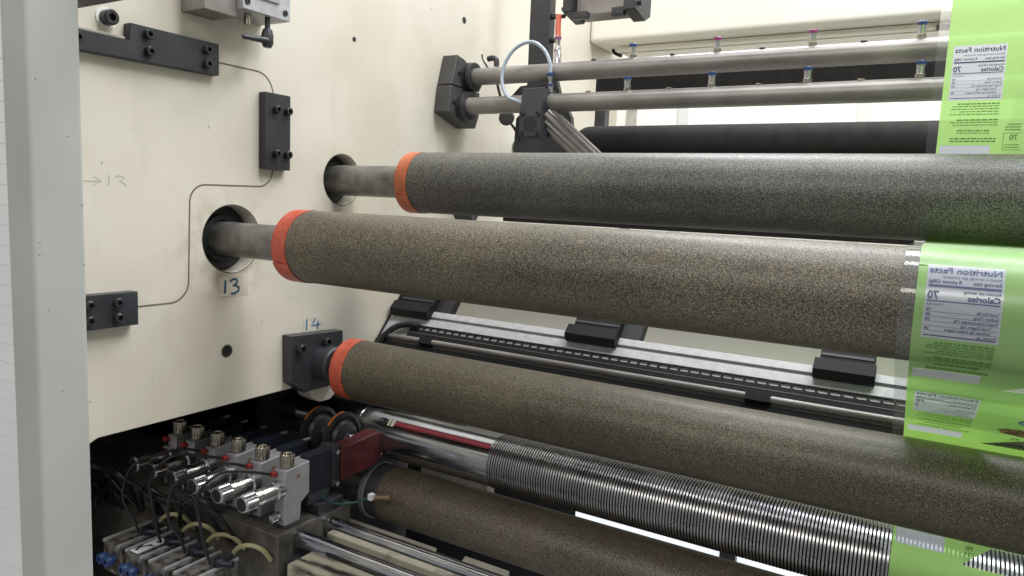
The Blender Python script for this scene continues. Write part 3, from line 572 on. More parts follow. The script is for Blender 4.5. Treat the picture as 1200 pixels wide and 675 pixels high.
# ------------------------------------------------------------------ background frame
bm = nb(); box(bm, 0.0, 3.0, 2.76, 3.02, 2.065, 2.6, .022, None, 4); p = tag(obj('cross_beam', bm, M['cream'], None, True), 'cream painted cross beam with rounded lower edge at the top right', 'beam')
bm = nb(); box(bm, 0.10, 3.0, 2.85, 2.98, 2.038, 2.062); obj('lower_flange', bm, M['cream'], p)
bm = nb(); box(bm, 0.10, 3.0, 2.849, 2.86, 2.0352, 2.0375); obj('shadow_gap', bm, M['beige'], p)
bm = nb(); box(bm, 1.235, 1.42, 2.835, 2.848, 2.035, 2.052); obj('clip_plate', bm, M['darkgrey'], p)
bm = nb(); box(bm, -2.5, 6.0, 4.20, 4.26, 0.0, 3.8)
p = tag(obj('cream_bulkhead', bm, M['cream']), 'pale cream wall far behind the pipes and dark roller', 'wall')
for x in (-.39, -.07, .89, 1.9):
    bm = nb(); box(bm, x, x + .060, 4.186, 4.199, 1.0, 2.9); obj('panel_rib', bm, M['beige'] if x < -.2 else mat('pale_grey_rib', (0.60, 0.60, 0.57), 0.5), p)
bm = nb(); tube(bm, [(.046, 2.9, 2.075), (.052, 2.9, 2.055), (.066, 2.9, 2.045), (.09, 2.9, 2.035)], .007, 8); tag(obj('short_cable', bm, M['tube'], None, True), 'short black cable end under the left end of the cream beam', 'cable')
p = thing('dark_crossbar', 'black square bar seen between the two grey pipes', 'bar', (.3, 2.4, 1.8))
bm = nb(); box(bm, .205, 2.6, 2.40, 2.45, 1.795, 1.875, .003); obj('bar', bm, M['darkroll'], p)
bm = nb(); box(bm, .205, .245, 2.404, 2.446, 1.55, 1.80, .003); obj('drop_bracket', bm, M['black'], p)
p = thing('dark_roller', 'black rubber roller behind the topmost charcoal cork roller', 'roller', (.27, 2.2, 1.6))
bm = nb(); lathe(bm, (.262, 2.2, 1.596), (1, 0, 0), [(0, .058), (.014, .064), (.03, .066), (2.2, .066)], 64); obj('rubber_cover', bm, M['darkroll'], p, True)
bm = nb(); lathe(bm, (.248, 2.2, 1.590), (1, 0, 0), [(0, .05), (.013, .05), (.013, .03)], 40); obj('end_cap', bm, M['black'], p, True)
bm = nb(); lathe(bm, (-.02, 2.2, 1.596), (1, 0, 0), [(0, .02), (.29, .02)], 24); obj('shaft', bm, M['shaft'], p, True)
p = thing('black_rail', 'black rail with a chamfered end, glimpsed between the two upper cork rollers', 'rail', (.3, 1.75, 1.36))
bm = nb(); box(bm, .236, 1.262, 1.75, 1.80, 1.3478, 1.40, .001); obj('rail_bar', bm, M['darkroll'], p)
bm = nb(); box(bm, .226, .236, 1.752, 1.798, 1.362, 1.398, .003); obj('rail_end', bm, M['darkroll'], p)
bm = nb(); prism(bm, [(1.752, 1.40), (1.795, 1.40), (1.795, 1.355), (1.785, 1.343), (1.762, 1.343), (1.752, 1.355)], .060, .124, .003); obj('hanging_lug', bm, M['black'], p)
bm = nb(); box(bm, .0, 2.6, 1.96, 2.0, .60, 1.30); tag(obj('cream_apron', bm, M['cream']), 'plain pale apron panel behind the aluminium rail', 'panel')
bm = nb(); box(bm, -.2, 2.6, 1.9, 1.94, .0, .595); tag(obj('dark_backing', bm, M['void']), 'black sheet put in for the darkness behind the lowest roller', 'panel')  # black sheet put in where only darkness shows under the grooved roller
# ------------------------------------------------------------------ aluminium traverse rail
b0 = Vector((0, 1.489, 1.005)); bd = Vector((0, .105, .121)).normalized(); bn = Vector((0, -bd.z, bd.y))
BM = Matrix(((1, 0, 0, 0), (0, bd.y, bn.y, b0.y), (0, bd.z, bn.z, b0.z), (0, 0, 0, 1)))   # local x, t, n
def bprism(poly, x0, x1):
    bm = nb(); prism(bm, poly, x0, x1); bmesh.ops.transform(bm, matrix=BM, verts=bm.verts); return bm
def bbox(x0, x1, t0, t1, n0, n1, bev=0.0):
    bm = nb(); box(bm, x0, x1, t0, t1, n0, n1, bev); bmesh.ops.transform(bm, matrix=BM, verts=bm.verts); return bm
p = thing('aluminium_rail', 'slanted bright aluminium traverse rail with a groove, between the two middle cork rollers', 'rail', (.0, 1.489, 1.005))
obj('rail_extrusion', bprism([(-.03, -.06), (-.03, 0), (.0935, 0), (.0935, -.010), (.1015, -.010), (.1015, .001), (.119, .001), (.119, -.06)], .0, 2.2), M['alu'], p)
obj('end_plate', bbox(-.0005, .006, -.035, .20, -.063, .004), M['void'], p)
obj('guide_rod', (lambda bm: (cyl(bm, BM @ Vector((.02, .0205, .0085)), BM @ Vector((2.2, .0205, .0085)), .0078, 20), bm)[1])(nb()), M['steel'], p, True)
obj('rod_clamp', bbox(.150, .190, .010, .031, .0, .0172), M['chain'], p); obj('rod_clamp', bbox(.995, 1.045, .010, .031, .0, .0172), M['chain'], p)
obj('lower_strip', bbox(.0, 2.2, -.012, .008, .0005, .005), M['chain'], p)
p = thing('cable_chain', 'black open link cable chain lying along the front of the aluminium rail', 'cable chain', (.1, 1.52, 1.04))
bm = bbox(.11, 2.2, .0655, .0690, .001, .005); obj('upper_edge', bm, M['chain'], p)
bm = bbox(.095, 2.2, .029, .0545, .001, .007); obj('lower_web', bm, M['chain'], p)
bm = bbox(.095, 2.2, .0425, .0433, .0072, .0078); obj('web_line', bm, M['steel'], p)
bm = nb(); x = .112
while x < 2.15:
    prism_pts = [(x, .055), (x + .0085, .055), (x + .0035, .058), (x + .0035, .066), (x, .066)]
    lo = [bm.verts.new((q[0], q[1], .0012)) for q in prism_pts]; hi = [bm.verts.new((q[0], q[1], .0055)) for q in prism_pts]
    bm.faces.new(lo); bm.faces.new(hi[::-1])
    for i in range(5): bm.faces.new((lo[i], hi[i], hi[(i + 1) % 5], lo[(i + 1) % 5]))
    x += .0235
bmesh.ops.transform(bm, matrix=BM, verts=bm.verts); ob = obj('link_divider', bm, M['chain'], p); ob['kind'] = 'stuff'
bm = nb(); tube(bm, [BM @ Vector(q) for q in ((.125, .062, .012), (.09, .061, .014), (.055, .045, .016), (.03, .01, .014), (.022, -.03, .010))], .009, 10); obj('feed_cable', bm, M['tube'], p, True)
CAR = []
for k, (x0, x1, lab) in enumerate(((.012, .140, 'black carriage block at the left end of the aluminium rail, beside the frame'), (.555, .684, 'black carriage block halfway along the aluminium rail'), (1.113, 1.226, 'black carriage block on the aluminium rail nearest the clear film'))):
    p = thing('carriage_block', lab, 'carriage', ((x0 + x1) / 2, 1.55, 1.08), 'carriage blocks on the aluminium rail')
    obj('front_block', bprism([(.090, .0015), (.086, .016), (.098, .027), (.126, .024), (.128, .0015)], x0, x1), M['chain'], p)
    obj('upper_block', bbox(x0 + .008, x1 - .004, .1285, .200, -.02, .012, .0015), M['chain'], p)
    obj('ridge', bbox(x0 + .010, x1 - .006, .140, .146, .0122, .014), M['black'], p)
    if k < 2: obj('side_plate', bbox(x1 - .0035, x1 + .046, .1195, .21, -.030, -.006), M['void'], p)
# ------------------------------------------------------------------ film web
def film_path():
    cs = [((1.351, 1.438), .0714, 1), ((1.019, 1.297), .0726, -1), ((1.269, .988), .0717, 1), ((1.4223, .7847), .0646, -1)]
    S = Vector((1.47, 2.2)); pts = [S]; rt = lambda t: Vector((math.sin(t), -math.cos(t)))
    D = Vector(cs[0][0]) - S; t = math.atan2(D.y, D.x) + math.asin(cs[0][1] / D.length)
    for i, (c, r, cw) in enumerate(cs):
        c = Vector(c); tin = t
        if i < 3:
            D = Vector(cs[i + 1][0]) - c; a = math.asin((r + cs[i + 1][1]) / D.length); ph = math.atan2(D.y, D.x); t = ph - a if cw == 1 else ph + a
        else: t = R(-4)
        dt = t - tin
        while cw == 1 and dt > 0: dt -= 2 * math.pi
        while cw == -1 and dt < 0: dt += 2 * math.pi
        n = max(4, int(abs(dt) / .05))
        for k in range(n + 1): pts.append(c - cw * r * rt(tin + dt * k / n))
    pts.append(pts[-1] + .5 * Vector((math.cos(t), math.sin(t))))
    out = [pts[0]]
    for q in pts[1:]:
        L = (q - out[-1]).length; m_ = max(1, int(L / .02)); a = out[-1].copy()
        for k in range(1, m_ + 1): out.append(a.lerp(q, k / m_))
    return out
FP = film_path(); FS = [0.0]
for i in range(1, len(FP)): FS.append(FS[-1] + (FP[i] - FP[i - 1]).length)
def fpt(x, s, off=0.0):
    lo, hi = 0, len(FS) - 1
    while hi - lo > 1:
        m_ = (lo + hi) // 2
        if FS[m_] <= s: lo = m_
        else: hi = m_
    k = (s - FS[lo]) / max(FS[hi] - FS[lo], 1e-9); q = FP[lo].lerp(FP[hi], k)
    def nrm(i):
        d = (FP[min(i + 1, len(FP) - 1)] - FP[max(i - 1, 0)]).normalized(); return Vector((d.y, -d.x))
    n = nrm(lo).lerp(nrm(hi), k)
    return Vector((x, q.x + n.x * off, q.y + n.y * off))
def fgrid(x0, x1, s0, s1, off=0.0, nx=1, skip=None):
    bm = nb(); ss = [s0] + [s for s in FS if s0 + 1e-4 < s < s1 - 1e-4] + [s1]
    g = [[bm.verts.new(fpt(x0 + (x1 - x0) * i / nx, s, off)) for i in range(nx + 1)] for s in ss]
    for a in range(len(ss) - 1):
        for i in range(nx): bm.faces.new((g[a][i], g[a][i + 1], g[a + 1][i + 1], g[a + 1][i]))
    return bm
web = thing('film_web', 'lime green printed plastic film web threaded around the rollers at the right', 'plastic film', (1.5, 1.4, 2.2))
SM = FS[-1]
obj('clear_margin', fgrid(1.2715, 1.2868, 0.0, SM), M['clear'], web, True)
# green print with clear triangular windows cut out of every repeat
XF0, XF1 = 1.287, 1.95
LAB = [0.508, 0.7595, 1.011, 1.2625, 1.5175, 1.770]; STR = [0.673, 0.925, 1.177, 1.428, 1.685, 1.950]
WIN = [s + .042 for s in STR]
def tri_x(s, w):   # left limit of the clear window at s
    if s > w or s < w - .13: return None
    return 1.389 + (w - s) * 0.95
bm = nb(); ss = sorted(set([0.0, SM] + FS + [w - k * .0065 for w in WIN for k in range(0, 21)] + [w + .0004 for w in WIN] + [q for a_ in (LAB[0], LAB[3], LAB[4]) for q in (a_ + .0002, a_ + .0903)] + [q for a_ in (STR[0], STR[3], STR[4], STR[5]) for q in (a_ + .0002, a_ + .0293)]))
rowsL = []
def lim(s):
    for w in WIN:
        q = tri_x(s, w)
        if q is not None: return q
    return None
for a in range(len(ss) - 1):
    s0, s1 = ss[a], ss[a + 1]
    if s1 - s0 < 1e-6: continue
    l0, l1 = lim(s0), lim(s1); X1a = l0 if (l0 and l1) else XF1; X1b = l1 if (l0 and l1) else XF1
    mid = (s0 + s1) / 2; hole = None
    for a_ in (LAB[0], LAB[3], LAB[4]):
        if a_ < mid < a_ + .0903: hole = (1.2967, 1.3713)
    for a_ in (STR[0], STR[3], STR[4], STR[5]):
        if a_ < mid < a_ + .0293: hole = (1.2917, 1.3628)
    spans = [(XF0, XF0, X1a, X1b)] if hole is None else [(XF0, XF0, hole[0], hole[0]), (hole[1], hole[1], X1a, X1b)]
    for (p0, p1, p2, p3) in spans:
        bm.faces.new([bm.verts.new(fpt(p0, s0)), bm.verts.new(fpt(p2, s0)), bm.verts.new(fpt(p3, s1)), bm.verts.new(fpt(p1, s1))])
    if l0 and l1:
        bm.faces.new([bm.verts.new(fpt(1.60, s0)), bm.verts.new(fpt(XF1, s0)), bm.verts.new(fpt(XF1, s1)), bm.verts.new(fpt(1.60, s1))])
bmesh.ops.remove_doubles(bm, verts=bm.verts, dist=1e-5)
obj('green_print', bm, M['film'], web, True)
for w in WIN: obj('clear_window', fgrid(1.388, 1.61, w - .13, w, -0.0003), M['clear'], web, True)
_tc = {}
def text_bm(txt, size, bold=0.0):
    cu = bpy.data.curves.new('t', 'FONT'); cu.body = txt; cu.size = size; cu.offset = bold * size; cu.resolution_u = 2
    o = bpy.data.objects.new('t', cu); COL.objects.link(o); dg = bpy.context.evaluated_depsgraph_get()
    me = bpy.data.meshes.new_from_object(o.evaluated_get(dg)); bpy.data.objects.remove(o); bm = nb(); bm.from_mesh(me); bpy.data.meshes.remove(me); return bm
def add_text(bm, txt, size, xr, s, bold=0.0, fit=None, off=.0009):
    # mirrored: starts at xr and runs towards smaller x, reading upright
    b = text_bm(txt, size, bold); mx = max(v.co.x for v in b.verts); k = (fit / mx) if fit else 1.0
    for v in b.verts: v.co = fpt(xr - v.co.x * k, s - v.co.y, off)
    me = bpy.data.meshes.new('t'); b.to_mesh(me); b.free(); bm.from_mesh(me); bpy.data.meshes.remove(me)
def addm(bm, b2):
    me = bpy.data.meshes.new('t'); b2.to_mesh(me); b2.free(); bm.from_mesh(me); bpy.data.meshes.remove(me)
def nutrition(s0):
    H = .0905; x0, x1 = 1.2965, 1.3715
    lab = obj('nutrition_label', fgrid(x0, x1, s0, s0 + H, .0004, 4), M['label'], web, True)
    xr = x1 - .0022; xl = x0 + .0022; Wd = xr - xl; bm = nb()
    add_text(bm, 'Nutrition Facts', .0110, xr, s0 + .0112, .022, Wd)
    add_text(bm, 'About 6 servings per container', .0052, xr, s0 + .0178, 0, Wd * .82)
    add_text(bm, 'Serving size', .0056, xr, s0 + .0242, .02, Wd * .38)
    add_text(bm, '8 pieces (28g)', .0056, xl + Wd * .46, s0 + .0242, .02, Wd * .46)
    addm(bm, fgrid(xl, xr, s0 + .0268, s0 + .0292, .0009))
    add_text(bm, 'Amount per serving', .0046, xr, s0 + .0350, .02, Wd * .50)
    add_text(bm, 'Calories', .0092, xr, s0 + .0435, .03, Wd * .44)
    add_text(bm, '70', .0130, xl + Wd * .16, s0 + .0435, .03, Wd * .16)
    addm(bm, fgrid(xl, xr, s0 + .0453, s0 + .0466, .0009))
    add_text(bm, '% Daily Value', .0036, xl + Wd * .24, s0 + .0510, .0, Wd * .24)
    rows = ['Total Fat 0g', 'Sodium 15mg', 'Total Carbohydrate 17g', 'Total Sugars 12g', 'Includes 0g Added Sugars', 'Protein 1g']
    for k, rw in enumerate(rows):
        s = s0 + .0572 + k * .0056
        add_text(bm, rw, .0043, xr - (.006 if k in (3, 4) else 0), s, .012)
        if k in (0, 1, 2, 4): add_text(bm, '0%', .0043, xl + Wd * .07, s, .02)
        if k < 5: addm(bm, fgrid(xl, xr, s + .0009, s + .0012, .0009))
    addm(bm, fgrid(xl, xr, s0 + .0862, s0 + .0874, .0009))
    obj('label_text', bm, M['labeltext'], lab)
    bm = nb(); rnd = random.Random(3)
    for k in range(15):
        if k in (5, 9, 12): continue
        s = s0 + H + .005 + k * .0044; w0 = x1 - .002 - (.010 if 9 < k < 12 else 0); left = x0 + (.004 if k % 3 else .014) + (.012 if 9 < k < 12 else 0)
        while w0 > left + .003:
            wl = rnd.uniform(.0025, .0085); 
            if w0 - wl < left: break
            addm(bm, fgrid(w0 - wl, w0, s, s + (.0021 if k in (0, 6, 10, 13, 14) else .0014), .0008)); w0 -= wl + .0012
    obj('fine_print', bm, M['greentext'], web)
for s0 in (LAB[0], LAB[3], LAB[4]): nutrition(s0)
for s0 in (STR[0], STR[3], STR[4], STR[5]): obj('blank_strip', fgrid(1.2915, 1.363, s0, s0 + .0295, .0005, 3), M['label'], web, True)
def art(s0):
    # speech-bubble outline and a heap of fruit pieces on the front panel, kept generic
    def ell(cx, cs, rx, rs, off, n=36, jag=0.0):
        b = nb(); rnd = random.Random(5); c0 = b.verts.new(fpt(cx, cs, off))
        pv = [b.verts.new(fpt(cx + rx * math.cos(2 * math.pi * k / n) * (1 + jag * rnd.uniform(-1, 1)), cs + rs * math.sin(2 * math.pi * k / n) * (1 + jag * rnd.uniform(-1, 1)), off)) for k in range(n)]
        for k in range(n): b.faces.new((c0, pv[k], pv[(k + 1) % n]))
        return b
    a = obj('round_badge', ell(1.465, s0 + .072, .046, .022, .0005), M['teal'], web); obj('badge_centre', ell(1.465, s0 + .072, .042, .019, .0008), M['label'], a)
    obj('fruit_picture', ell(1.450, s0 + .122, .050, .018, .0006, 48, .12), M['nut'], web)
    bm = nb(); add_text(bm, '70', .012, 1.432, s0 + .158, .02); add_text(bm, 'CALORIES', .004, 1.434, s0 + .164, .02); obj('calorie_mark', bm, M['greentext'], web)
art(LAB[4]); 
bm = nb(); add_text(bm, '70', .0115, 1.399, .664, .02)
for q in (.6715, .6755): addm(bm, fgrid(1.382, 1.402, q, q + .0012, .0007))
for a_, b_, c_, d_ in ((1.3795, 1.405, .653, .6538), (1.3795, 1.405, .680, .6808), (1.3795, 1.3803, .653, .680)): addm(bm, fgrid(a_, b_, c_, d_, .0007))
for k in range(3): addm(bm, fgrid(1.383 - (k > 0) * .003, 1.402, .638 + k * .0045, .6395 + k * .0045, .0007))
obj('calorie_mark', bm, M['greentext'], web)
bm = nb(); add_text(bm, '70', .0100, 1.403, 1.964, .02)
for q in (1.968, 1.9715): addm(bm, fgrid(1.392, 1.405, q, q + .001, .0007))
obj('calorie_mark', bm, M['greentext'], web)
# ------------------------------------------------------------------ knife holders on their base
SITE = KNIFE_SITE
p = thing('mounting_beam', 'oily dark grey base bar carrying the row of knife holders', 'base bar', (.28, 1.0, .75))
bm = nb(); prism(bm, [(.900, .752), (1.10, .752), (1.10, .70), (.975, .70), (.955, .60), (.955, .30), (.912, .30), (.905, .60)], -.9, .282, .002); obj('base_bar', bm, M['oily'], p)
bm = nb(); box(bm, -.9, .272, .930, .990, .7522, .757, .001); obj('dovetail_strip', bm, M['darkgrey'], p)
bm = nb(); box(bm, .10, .283, 1.005, 1.075, .7525, .776, .003); obj('clamp_foot', bm, M['black'], p)
def holder(label):
    # built around x = 0.255, moved afterwards
    X = .255; t = thing('knife_holder', label, 'knife holder', (X, .95, .757), 'pneumatic knife holders in a row')
    bm = nb(); prism(bm, [(.928, .868), (.992, .872), (.992, .806), (.968, .794), (.968, .7575), (.928, .7575)], X - .014, X + .015, .0015); bo = obj('holder_body', bm, M['casting'], t)
    bm = nb(); lathe(bm, (X + .0152, .962, .850), (1, 0, 0), [(0, .0045), (.0008, .0045), (.0008, .001)], 14, False); obj('side_screw', bm, M['brown'], bo)
    bm = nb(); lathe(bm, (X - .001, .948, .868), (0, 0, 1), [(0, .011), (.003, .011), (.0035, .0142), (.026, .0142), (.0285, .0125), (.0285, .009), (.026, .008)], 36, True, .06); obj('brass_knob', bm, M['brass'], t, True)
    bm = nb(); lathe(bm, (X - .002, .928, .828), (0, -1, 0), [(-.002, .0195), (.012, .0195), (.014, .0155), (.046, .015), (.047, .0168), (.060, .0168)], 40); cy_ = obj('cylinder_barrel', bm, M['nickel'], t, True)
    bm = nb(); lathe(bm, (X - .002, .868, .828), (0, -1, 0), [(0, .0172), (.024, .0172), (.027, .0152), (.027, .0135)], 36, False, .075); obj('knurled_cap', bm, M['nickel'], cy_, False)
    bm = nb(); lathe(bm, (X - .002, .8415, .828), (0, -1, 0), [(0, .0134), (.0005, .001)], 24, False); obj('cap_end', bm, M['void'], cy_)
    bm = nb(); lathe(bm, (X, .928, .775), (0, -1, 0), [(0, .0105), (.004, .0105), (.004, .006), (.009, .006), (.009, .0088), (.021, .0088), (.022, .007)], 20); obj('lower_plunger', bm, M['nickel'], t, True)
    bm = nb(); lathe(bm, (X - .008, .930, .858), (-.15, -1, .25), [(0, .0045), (.006, .0045), (.006, .0062), (.014, .0062), (.015, .004)], 14); obj('red_fitting', bm, M['redfit'], t, True)
    bm = nb(); box(bm, X - .013, X + .013, .9925, 1.055, .800, .880, .0015); obj('rear_box', bm, M['navy'], t)
    bm = nb(); box(bm, X - .011, X + .012, .9925, 1.050, .777, .799, .0015); obj('foot_block', bm, M['black'], t)
    bm = nb(); box(bm, X - .020, X - .014, .965, 1.09, .868, .873, .001); obj('top_link', bm, M['casting'], t)
    return t
HL = ['nearest silver knife holder, next to the dark red box', 'second silver knife holder from the dark red box', 'third silver knife holder, midway along the row', 'fourth silver knife holder from the red box, in half shade', 'fifth knife holder, sunk in the shade under the frame', 'sixth and deepest knife holder, almost lost in the dark']
HX = [.255, .185, .113, .047, -.019, -.080]
h0 = holder(HL[0]); HS = [h0]
for k in range(1, 6):
    c = copy_tree(h0); c.location.x = (SITE @ Vector((HX[k], 0, 0))).x; c['label'] = HL[k]; HS.append(c)
# black air tubes from each holder to its valve block
VX = [.161 + .012, .087 + .012, .013 + .012, -.061 + .012]
TL = ['black tube arching from the nearest red fitting to the front valve block', 'black tube arching from the second red fitting to the next valve block', 'black tube from the third red fitting down to the label covered valve block', 'black tube from the fourth red fitting to the farthest valve block']
for k in range(4):
    hx = HX[k]; vx = VX[k] + .04; rz = random.Random(k).uniform(-.01, .01)
    bm = nb(); tube(bm, [(hx - .010, .913, .862), (hx - .022, .88, .874), (hx - .05, .835, .872 + rz), (hx - .07, .80, .845), (vx - .02, .792 + rz, .79), (vx - .006, .800, .745), (vx, .805, .716)], .0029, 8)
    tag(obj('air_tube', bm, M['tube'], None, True), TL[k], 'hose', 'black air tubes to the valve blocks')
# knives, only mounted on the two nearest holders
KN = []
for k in (0, 1):
    x = HX[k] - .040; t = HS[k]; kn = thing('circular_knife', ('round slitting knife with an orange rim, directly behind the dark red box', 'round slitting knife with an orange rim, farther from the dark red box')[k], 'knife', (x, 1.145, .868), 'round slitting knives')
    bm = nb(); lathe(bm, (x - .012, 1.145, .868), (1, 0, 0), [(0, .036), (0, .0535), (.012, .0550), (.013, .052), (.014, .047), (.008, .044), (.006, .02)], 64); obj('knife_ring', bm, M['darksteel'], kn, True)
    bm = nb(); lathe(bm, (x - .0125, 1.145, .868), (1, 0, 0), [(.001, .0546), (.011, .0560), (.011, .05)], 64, False); obj('guard_band', bm, M['black'], kn, True)
    bm = nb(); a0, a1 = 84, 140; g = [[], []]
    for q in range(20):
        aa = R(a0 + (a1 - a0) * q / 19)
        for j, xx in enumerate((x - .0085, x - .0015)): g[j].append(bm.verts.new((xx, 1.145 + .0565 * math.cos(aa), .868 + .0565 * math.sin(aa))))
    for q in range(19): bm.faces.new((g[0][q], g[1][q], g[1][q + 1], g[0][q + 1]))
    obj('orange_arc', bm, mat('faded_orange_band', (0.40, 0.12, 0.03), 0.5), kn, True)
    bm = nb(); lathe(bm, (x - .005, 1.145, .868), (1, 0, 0), [(0, .040), (.012, .034), (.014, .028), (.016, .012), (.020, .011)], 40); obj('hub', bm, M['black'], kn, True)
    bm = nb(); lathe(bm, (x + .0155, 1.145, .868), (1, 0, 0), [(0, .0105), (.006, .0105), (.008, .008)], 20); obj('hub_nut', bm, M['chrome'], kn, True)
p = thing('red_head', 'dark red enamelled knife head box with a chrome nose', 'knife head', (.25, 1.14, .84))
bm = nb(); prism(bm, [(1.080, .872), (1.196, .879), (1.206, .868), (1.206, .812), (1.196, .806), (1.082, .803)], .234, .272, .0015); obj('red_box', bm, M['rednamel'], p)
bm = nb(); box(bm, .232, .268, 1.056, 1.0785, .795, .882, .0015); obj('back_plate', bm, M['black'], p)
for z in (.868, .80):
    bm = nb(); lathe(bm, (.268, 1.067, z), (1, 0, 0), [(0, .005), (.006, .005), (.006, .003)], 12); obj('screw', bm, M['nickel'], p, True)
for z in (.862, .842, .822):
    bm = nb(); lathe(bm, (.262, 1.2055, z), (.6, 1, 0), [(0, .006), (.007, .006), (.009, .004)], 14); obj('nose_pin', bm, M['nickel'], p, True)
bm = nb(); tube(bm, [(.275, 1.02, .79), (.285, 1.05, .765), (.30, 1.09, .757), (.318, 1.115, .765)], .0030, 8)
p = thing('sensor_wire', 'dark green wire with a white plug and a brown tip under the red box', 'wire', (.30, 1.08, .76))
obj('wire', bm, M['green'], p, True)
bm = nb(); box(bm, .317, .328, 1.111, 1.124, .760, .773, .001); obj('white_plug', bm, M['white'], p)
bm = nb(); lathe(bm, (.331, 1.118, .767), (.9, .45, .05), [(0, .004), (.02, .004), (.022, .0048), (.032, .0048)], 12); obj('brown_tip', bm, M['brown'], p, True)
# valve blocks
def valve(label):
    X = -.061; t = thing('valve_block', label, 'valve block', (X, .81, .70), 'valve blocks in the lower left corner')
    bm = nb(); box(bm, X, X + .060, .765, .860, .640, .700, .002); obj('valve_body', bm, M['valve'], t)
    for xx in (X + .003, X + .052):
        bm = nb(); box(bm, xx, xx + .005, .762, .864, .7002, .706, .001); obj('edge_rail', bm, M['alu'], t)
    bm = nb(); box(bm, X + .012, X + .036, .775, .835, .7003, .702); obj('type_plate', bm, M['valve'], t)
    for xx, z in ((X + .014, .672), (X + .036, .672)):
        bm = nb(); lathe(bm, (xx, .7645, z), (0, -1, 0), [(0, .008), (.006, .008), (.007, .0105), (.016, .0105), (.018, .009), (.018, .005), (.010, .005)], 18); obj('blue_fitting', bm, M['blue'], t, True)
    bm = nb(); lathe(bm, (X + .052, .822, .7062), (0, 0, 1), [(0, .009), (.012, .009), (.014, .006)], 14); cyl(bm, (X + .056, .822, .712), (X + .078, .834, .712), .0062, 12); obj('outlet_elbow', bm, M['navy'], t, True)
    bm = nb(); box(bm, X + .034, X + .050, .834, .858, .7003, .716, .002); obj('pilot_cap', bm, M['black'], t)
    return t
VL = ['farthest valve block, partly hidden by the grey post', 'valve block with a white patch on top, second from the post', 'third valve block from the grey post, with blue fittings below', 'nearest valve block, with the yellow tube rising behind it']
v0 = valve(VL[0])
for k in range(1, 4):
    c = copy_tree(v0); c.location.x = v0.location.x + .074 * k * 1.136; c['label'] = VL[k]
    if k == 1:
        b2 = nb(); box(b2, .013 + .010, .013 + .034, .768, .832, .7022, .7032); stk = obj('white_sticker', b2, M['white'], c)
        b2 = nb()
        for (x0, x1, y0, y1, r_) in ((.024, .030, .772, .796, .5), (.030, .034, .784, .806, -.4), (.035, .046, .800, .803, .6), (.030, .041, .816, .8185, -.3)):
            box(b2, -(x1 - x0) / 2, (x1 - x0) / 2, -(y1 - y0) / 2, (y1 - y0) / 2, .7033, .7036, 0, Matrix.Translation(((x0 + x1) / 2, (y0 + y1) / 2, 0)) @ Matrix.Rotation(r_, 4, 'Z'))
        obj('sticker_stain', b2, M['black'], stk)
YL = ['pale yellow tube loop at the front, ending on the base bar', 'pale yellow tube loop behind the nearest one', 'pale yellow tube loop, third from the front', 'short pale yellow tube glimpsed between the far valve blocks']
for k in range(4):
    x = .186 - .076 * k; bm = nb(); tube(bm, [(x + .002, .861, .664), (x + .008, .860, .690), (x + .030, .860, .724), (x + .060, .864, .739), (x + .078, .880, .728), (x + .082, .897, .702)], .0044, 10)
    tag(obj('yellow_tube', bm, M['yellow'], None, True), YL[k], 'hose', 'pale yellow tube loops')
rnd = random.Random(11)
for k in range(14):
    x = .19 - .045 * k; y0 = .835 + rnd.uniform(-.01, .01)
    bm = nb(); tube(bm, [(x, y0 + .06, .70), (x - .012, y0 + .03, .745 + rnd.uniform(0, .03)), (x - .035, y0, .785 + rnd.uniform(-.01, .03)), (x - .075, y0 - .01, .80 + rnd.uniform(-.02, .03)), (x - .12, y0 + .01, .775), (x - .15, y0 + .03, .72)], rnd.choice((.0026, .0032, .0042)), 8)
    tag(obj('loose_tube', bm, M['tube'], None, True), 'thin black tube looping in the dark tangle between holders and valve blocks', 'hose', 'tangle of thin black tubes')
# clutter behind the valves, in the dark under the frame
p = thing('manifold_rail', 'dark manifold rail with hose ends in the shade behind the valve blocks', 'manifold', (-.3, .88, .74))
bm = nb(); box(bm, -.9, .06, .866, .898, .60, .70, .003); obj('rail', bm, M['oily'], p)
for k in range(7):
    x = -.62 + k * .075; bm = nb(); tube(bm, [(x, .87, .70), (x - .01, .86, .735), (x - .03, .85, .745), (x - .05, .842, .73), (x - .06, .84, .70)], .006, 8); obj('hose_end', bm, M['tube'], p, True)
SITE = Matrix.Identity(4)
bm = nb(); box(bm, -1.33, -1.30, .66, 2.75, 0, .934); tag(obj('recess_shade_panel', bm, M['void']), 'added black panel keeping light out of the recess below the side frame', 'panel')  # added black panel, keeps stray light out of the hollow under the frame
bm = nb(); box(bm, -1.299, -.046, .86, 2.7, .936, .95); tag(obj('recess_light_block', bm, M['void']), 'added black cover shading the recess behind the side frame', 'panel')  # added lid, stops light falling into the recess from above
bm = nb(); box(bm, -.26, -.235, 1.30, 2.7, 0, .934); tag(obj('side_plate', bm, M['void']), 'added black plate for the dark where the smooth steel shaft disappears', 'plate')  # black plate added so the shaft end fades into darkness
bm = nb(); box(bm, -1.299, -.27, 1.70, 1.73, 0, .93); tag(obj('recess_shade_back', bm, M['void']), 'added black sheet closing the back of the recess to light', 'panel')  # added black backing, blocks light leaking in behind the recess
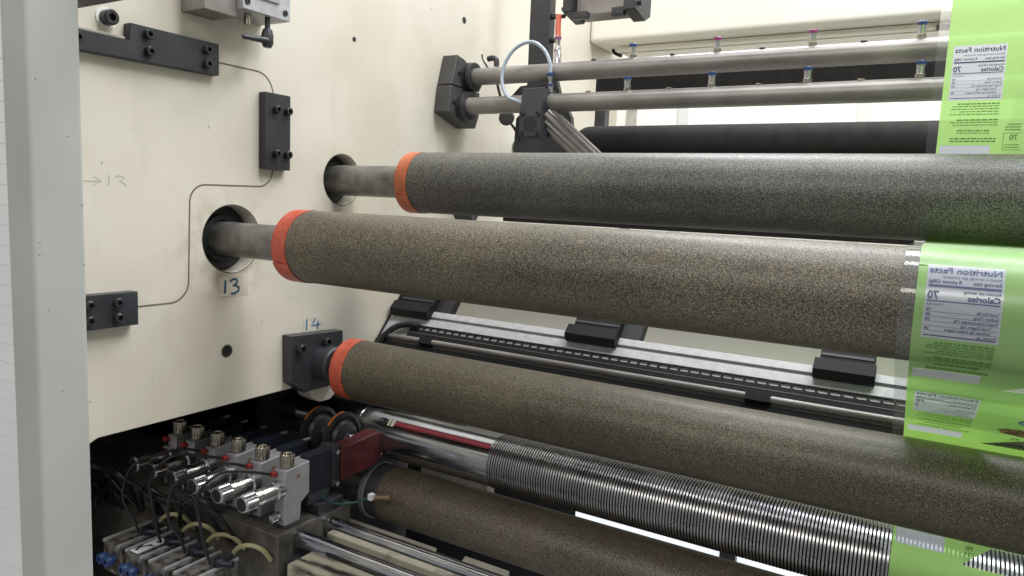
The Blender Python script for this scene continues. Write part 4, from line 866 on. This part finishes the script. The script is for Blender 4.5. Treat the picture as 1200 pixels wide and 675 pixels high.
# ------------------------------------------------------------------ guide bed at the bottom
p = thing('guide_bed', 'oil stained cream bed bar in the bottom foreground, below the base bar', 'bed', (.4, 1.0, .6))
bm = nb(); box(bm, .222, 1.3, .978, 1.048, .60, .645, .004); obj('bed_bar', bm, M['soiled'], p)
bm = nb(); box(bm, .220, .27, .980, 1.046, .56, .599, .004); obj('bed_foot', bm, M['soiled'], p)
for y, lab in ((1.088, 'ground steel guide rod nearer the stained bed bar'), (1.178, 'ground steel guide rod nearer the lowest roller')):
    bm = nb(); cyl(bm, (.146, y, .632), (1.4, y, .632), .021, 32); tag(obj('guide_rod', bm, M['chrome'], None, True), lab, 'rod', 'guide rods of the bed')
bm = nb(); box(bm, .19, 1.4, 1.122, 1.142, .60, .648, .002); tag(obj('cream_bar', bm, mat('oil_stained_cream', (0.10, 0.09, 0.075), 0.45, 0, (0.36, 0.33, 0.26), 14, 0.35, 0.5)), 'narrow cream slat between the two steel guide rods', 'slat')
bm = nb(); prism(bm, [(1.04, .609), (1.25, .609), (1.25, .50), (1.04, .50)], .15, .19, .002); tag(obj('rod_support', bm, M['black']), 'black cross support holding the left ends of the guide rods', 'support')
bm = nb(); prism(bm, [(1.27, .565), (1.31, .585), (1.312, .52), (1.27, .52)], .05, .36, .002); tag(obj('beige_ledge', bm, M['beige']), 'beige ledge behind the guide rods, below the lowest roller', 'ledge')
bm = nb(); prism(bm, [(1.275, .575), (1.31, .59), (1.31, .54), (1.275, .54)], .44, .56, .002); tag(obj('beige_bracket', bm, M['beige']), 'beige cranked bracket at the bottom edge under the lowest roller', 'bracket')
bm = nb(); box(bm, .07, .30, 1.62, 1.66, .575, .640, .002); tag(obj('soiled_tray', bm, M['beige']), 'beige strip glimpsed below the smooth part of the steel roller', 'tray')
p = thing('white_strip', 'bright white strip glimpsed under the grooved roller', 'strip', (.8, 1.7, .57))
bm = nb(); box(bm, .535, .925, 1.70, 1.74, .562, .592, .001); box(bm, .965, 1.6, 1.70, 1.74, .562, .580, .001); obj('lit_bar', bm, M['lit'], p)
bm = nb(); box(bm, .926, .964, 1.685, 1.75, .50, .62, .001); obj('strip_bracket', bm, M['black'], p)
p = thing('roller_bracket', 'black bracket arm in front of the lowest roller at the bottom edge', 'bracket', (.88, 1.33, .56))
bm = nb(); prism(bm, [(1.300, .64), (1.315, .64), (1.316, .50), (1.290, .50)], .855, .915, .002); obj('arm', bm, M['black'], p)
bm = nb(); lathe(bm, (.885, 1.300, .60), (0, -1, 0), [(0, .012), (.006, .012), (.008, .008)], 20); obj('arm_bolt', bm, M['bolt'], p, True)
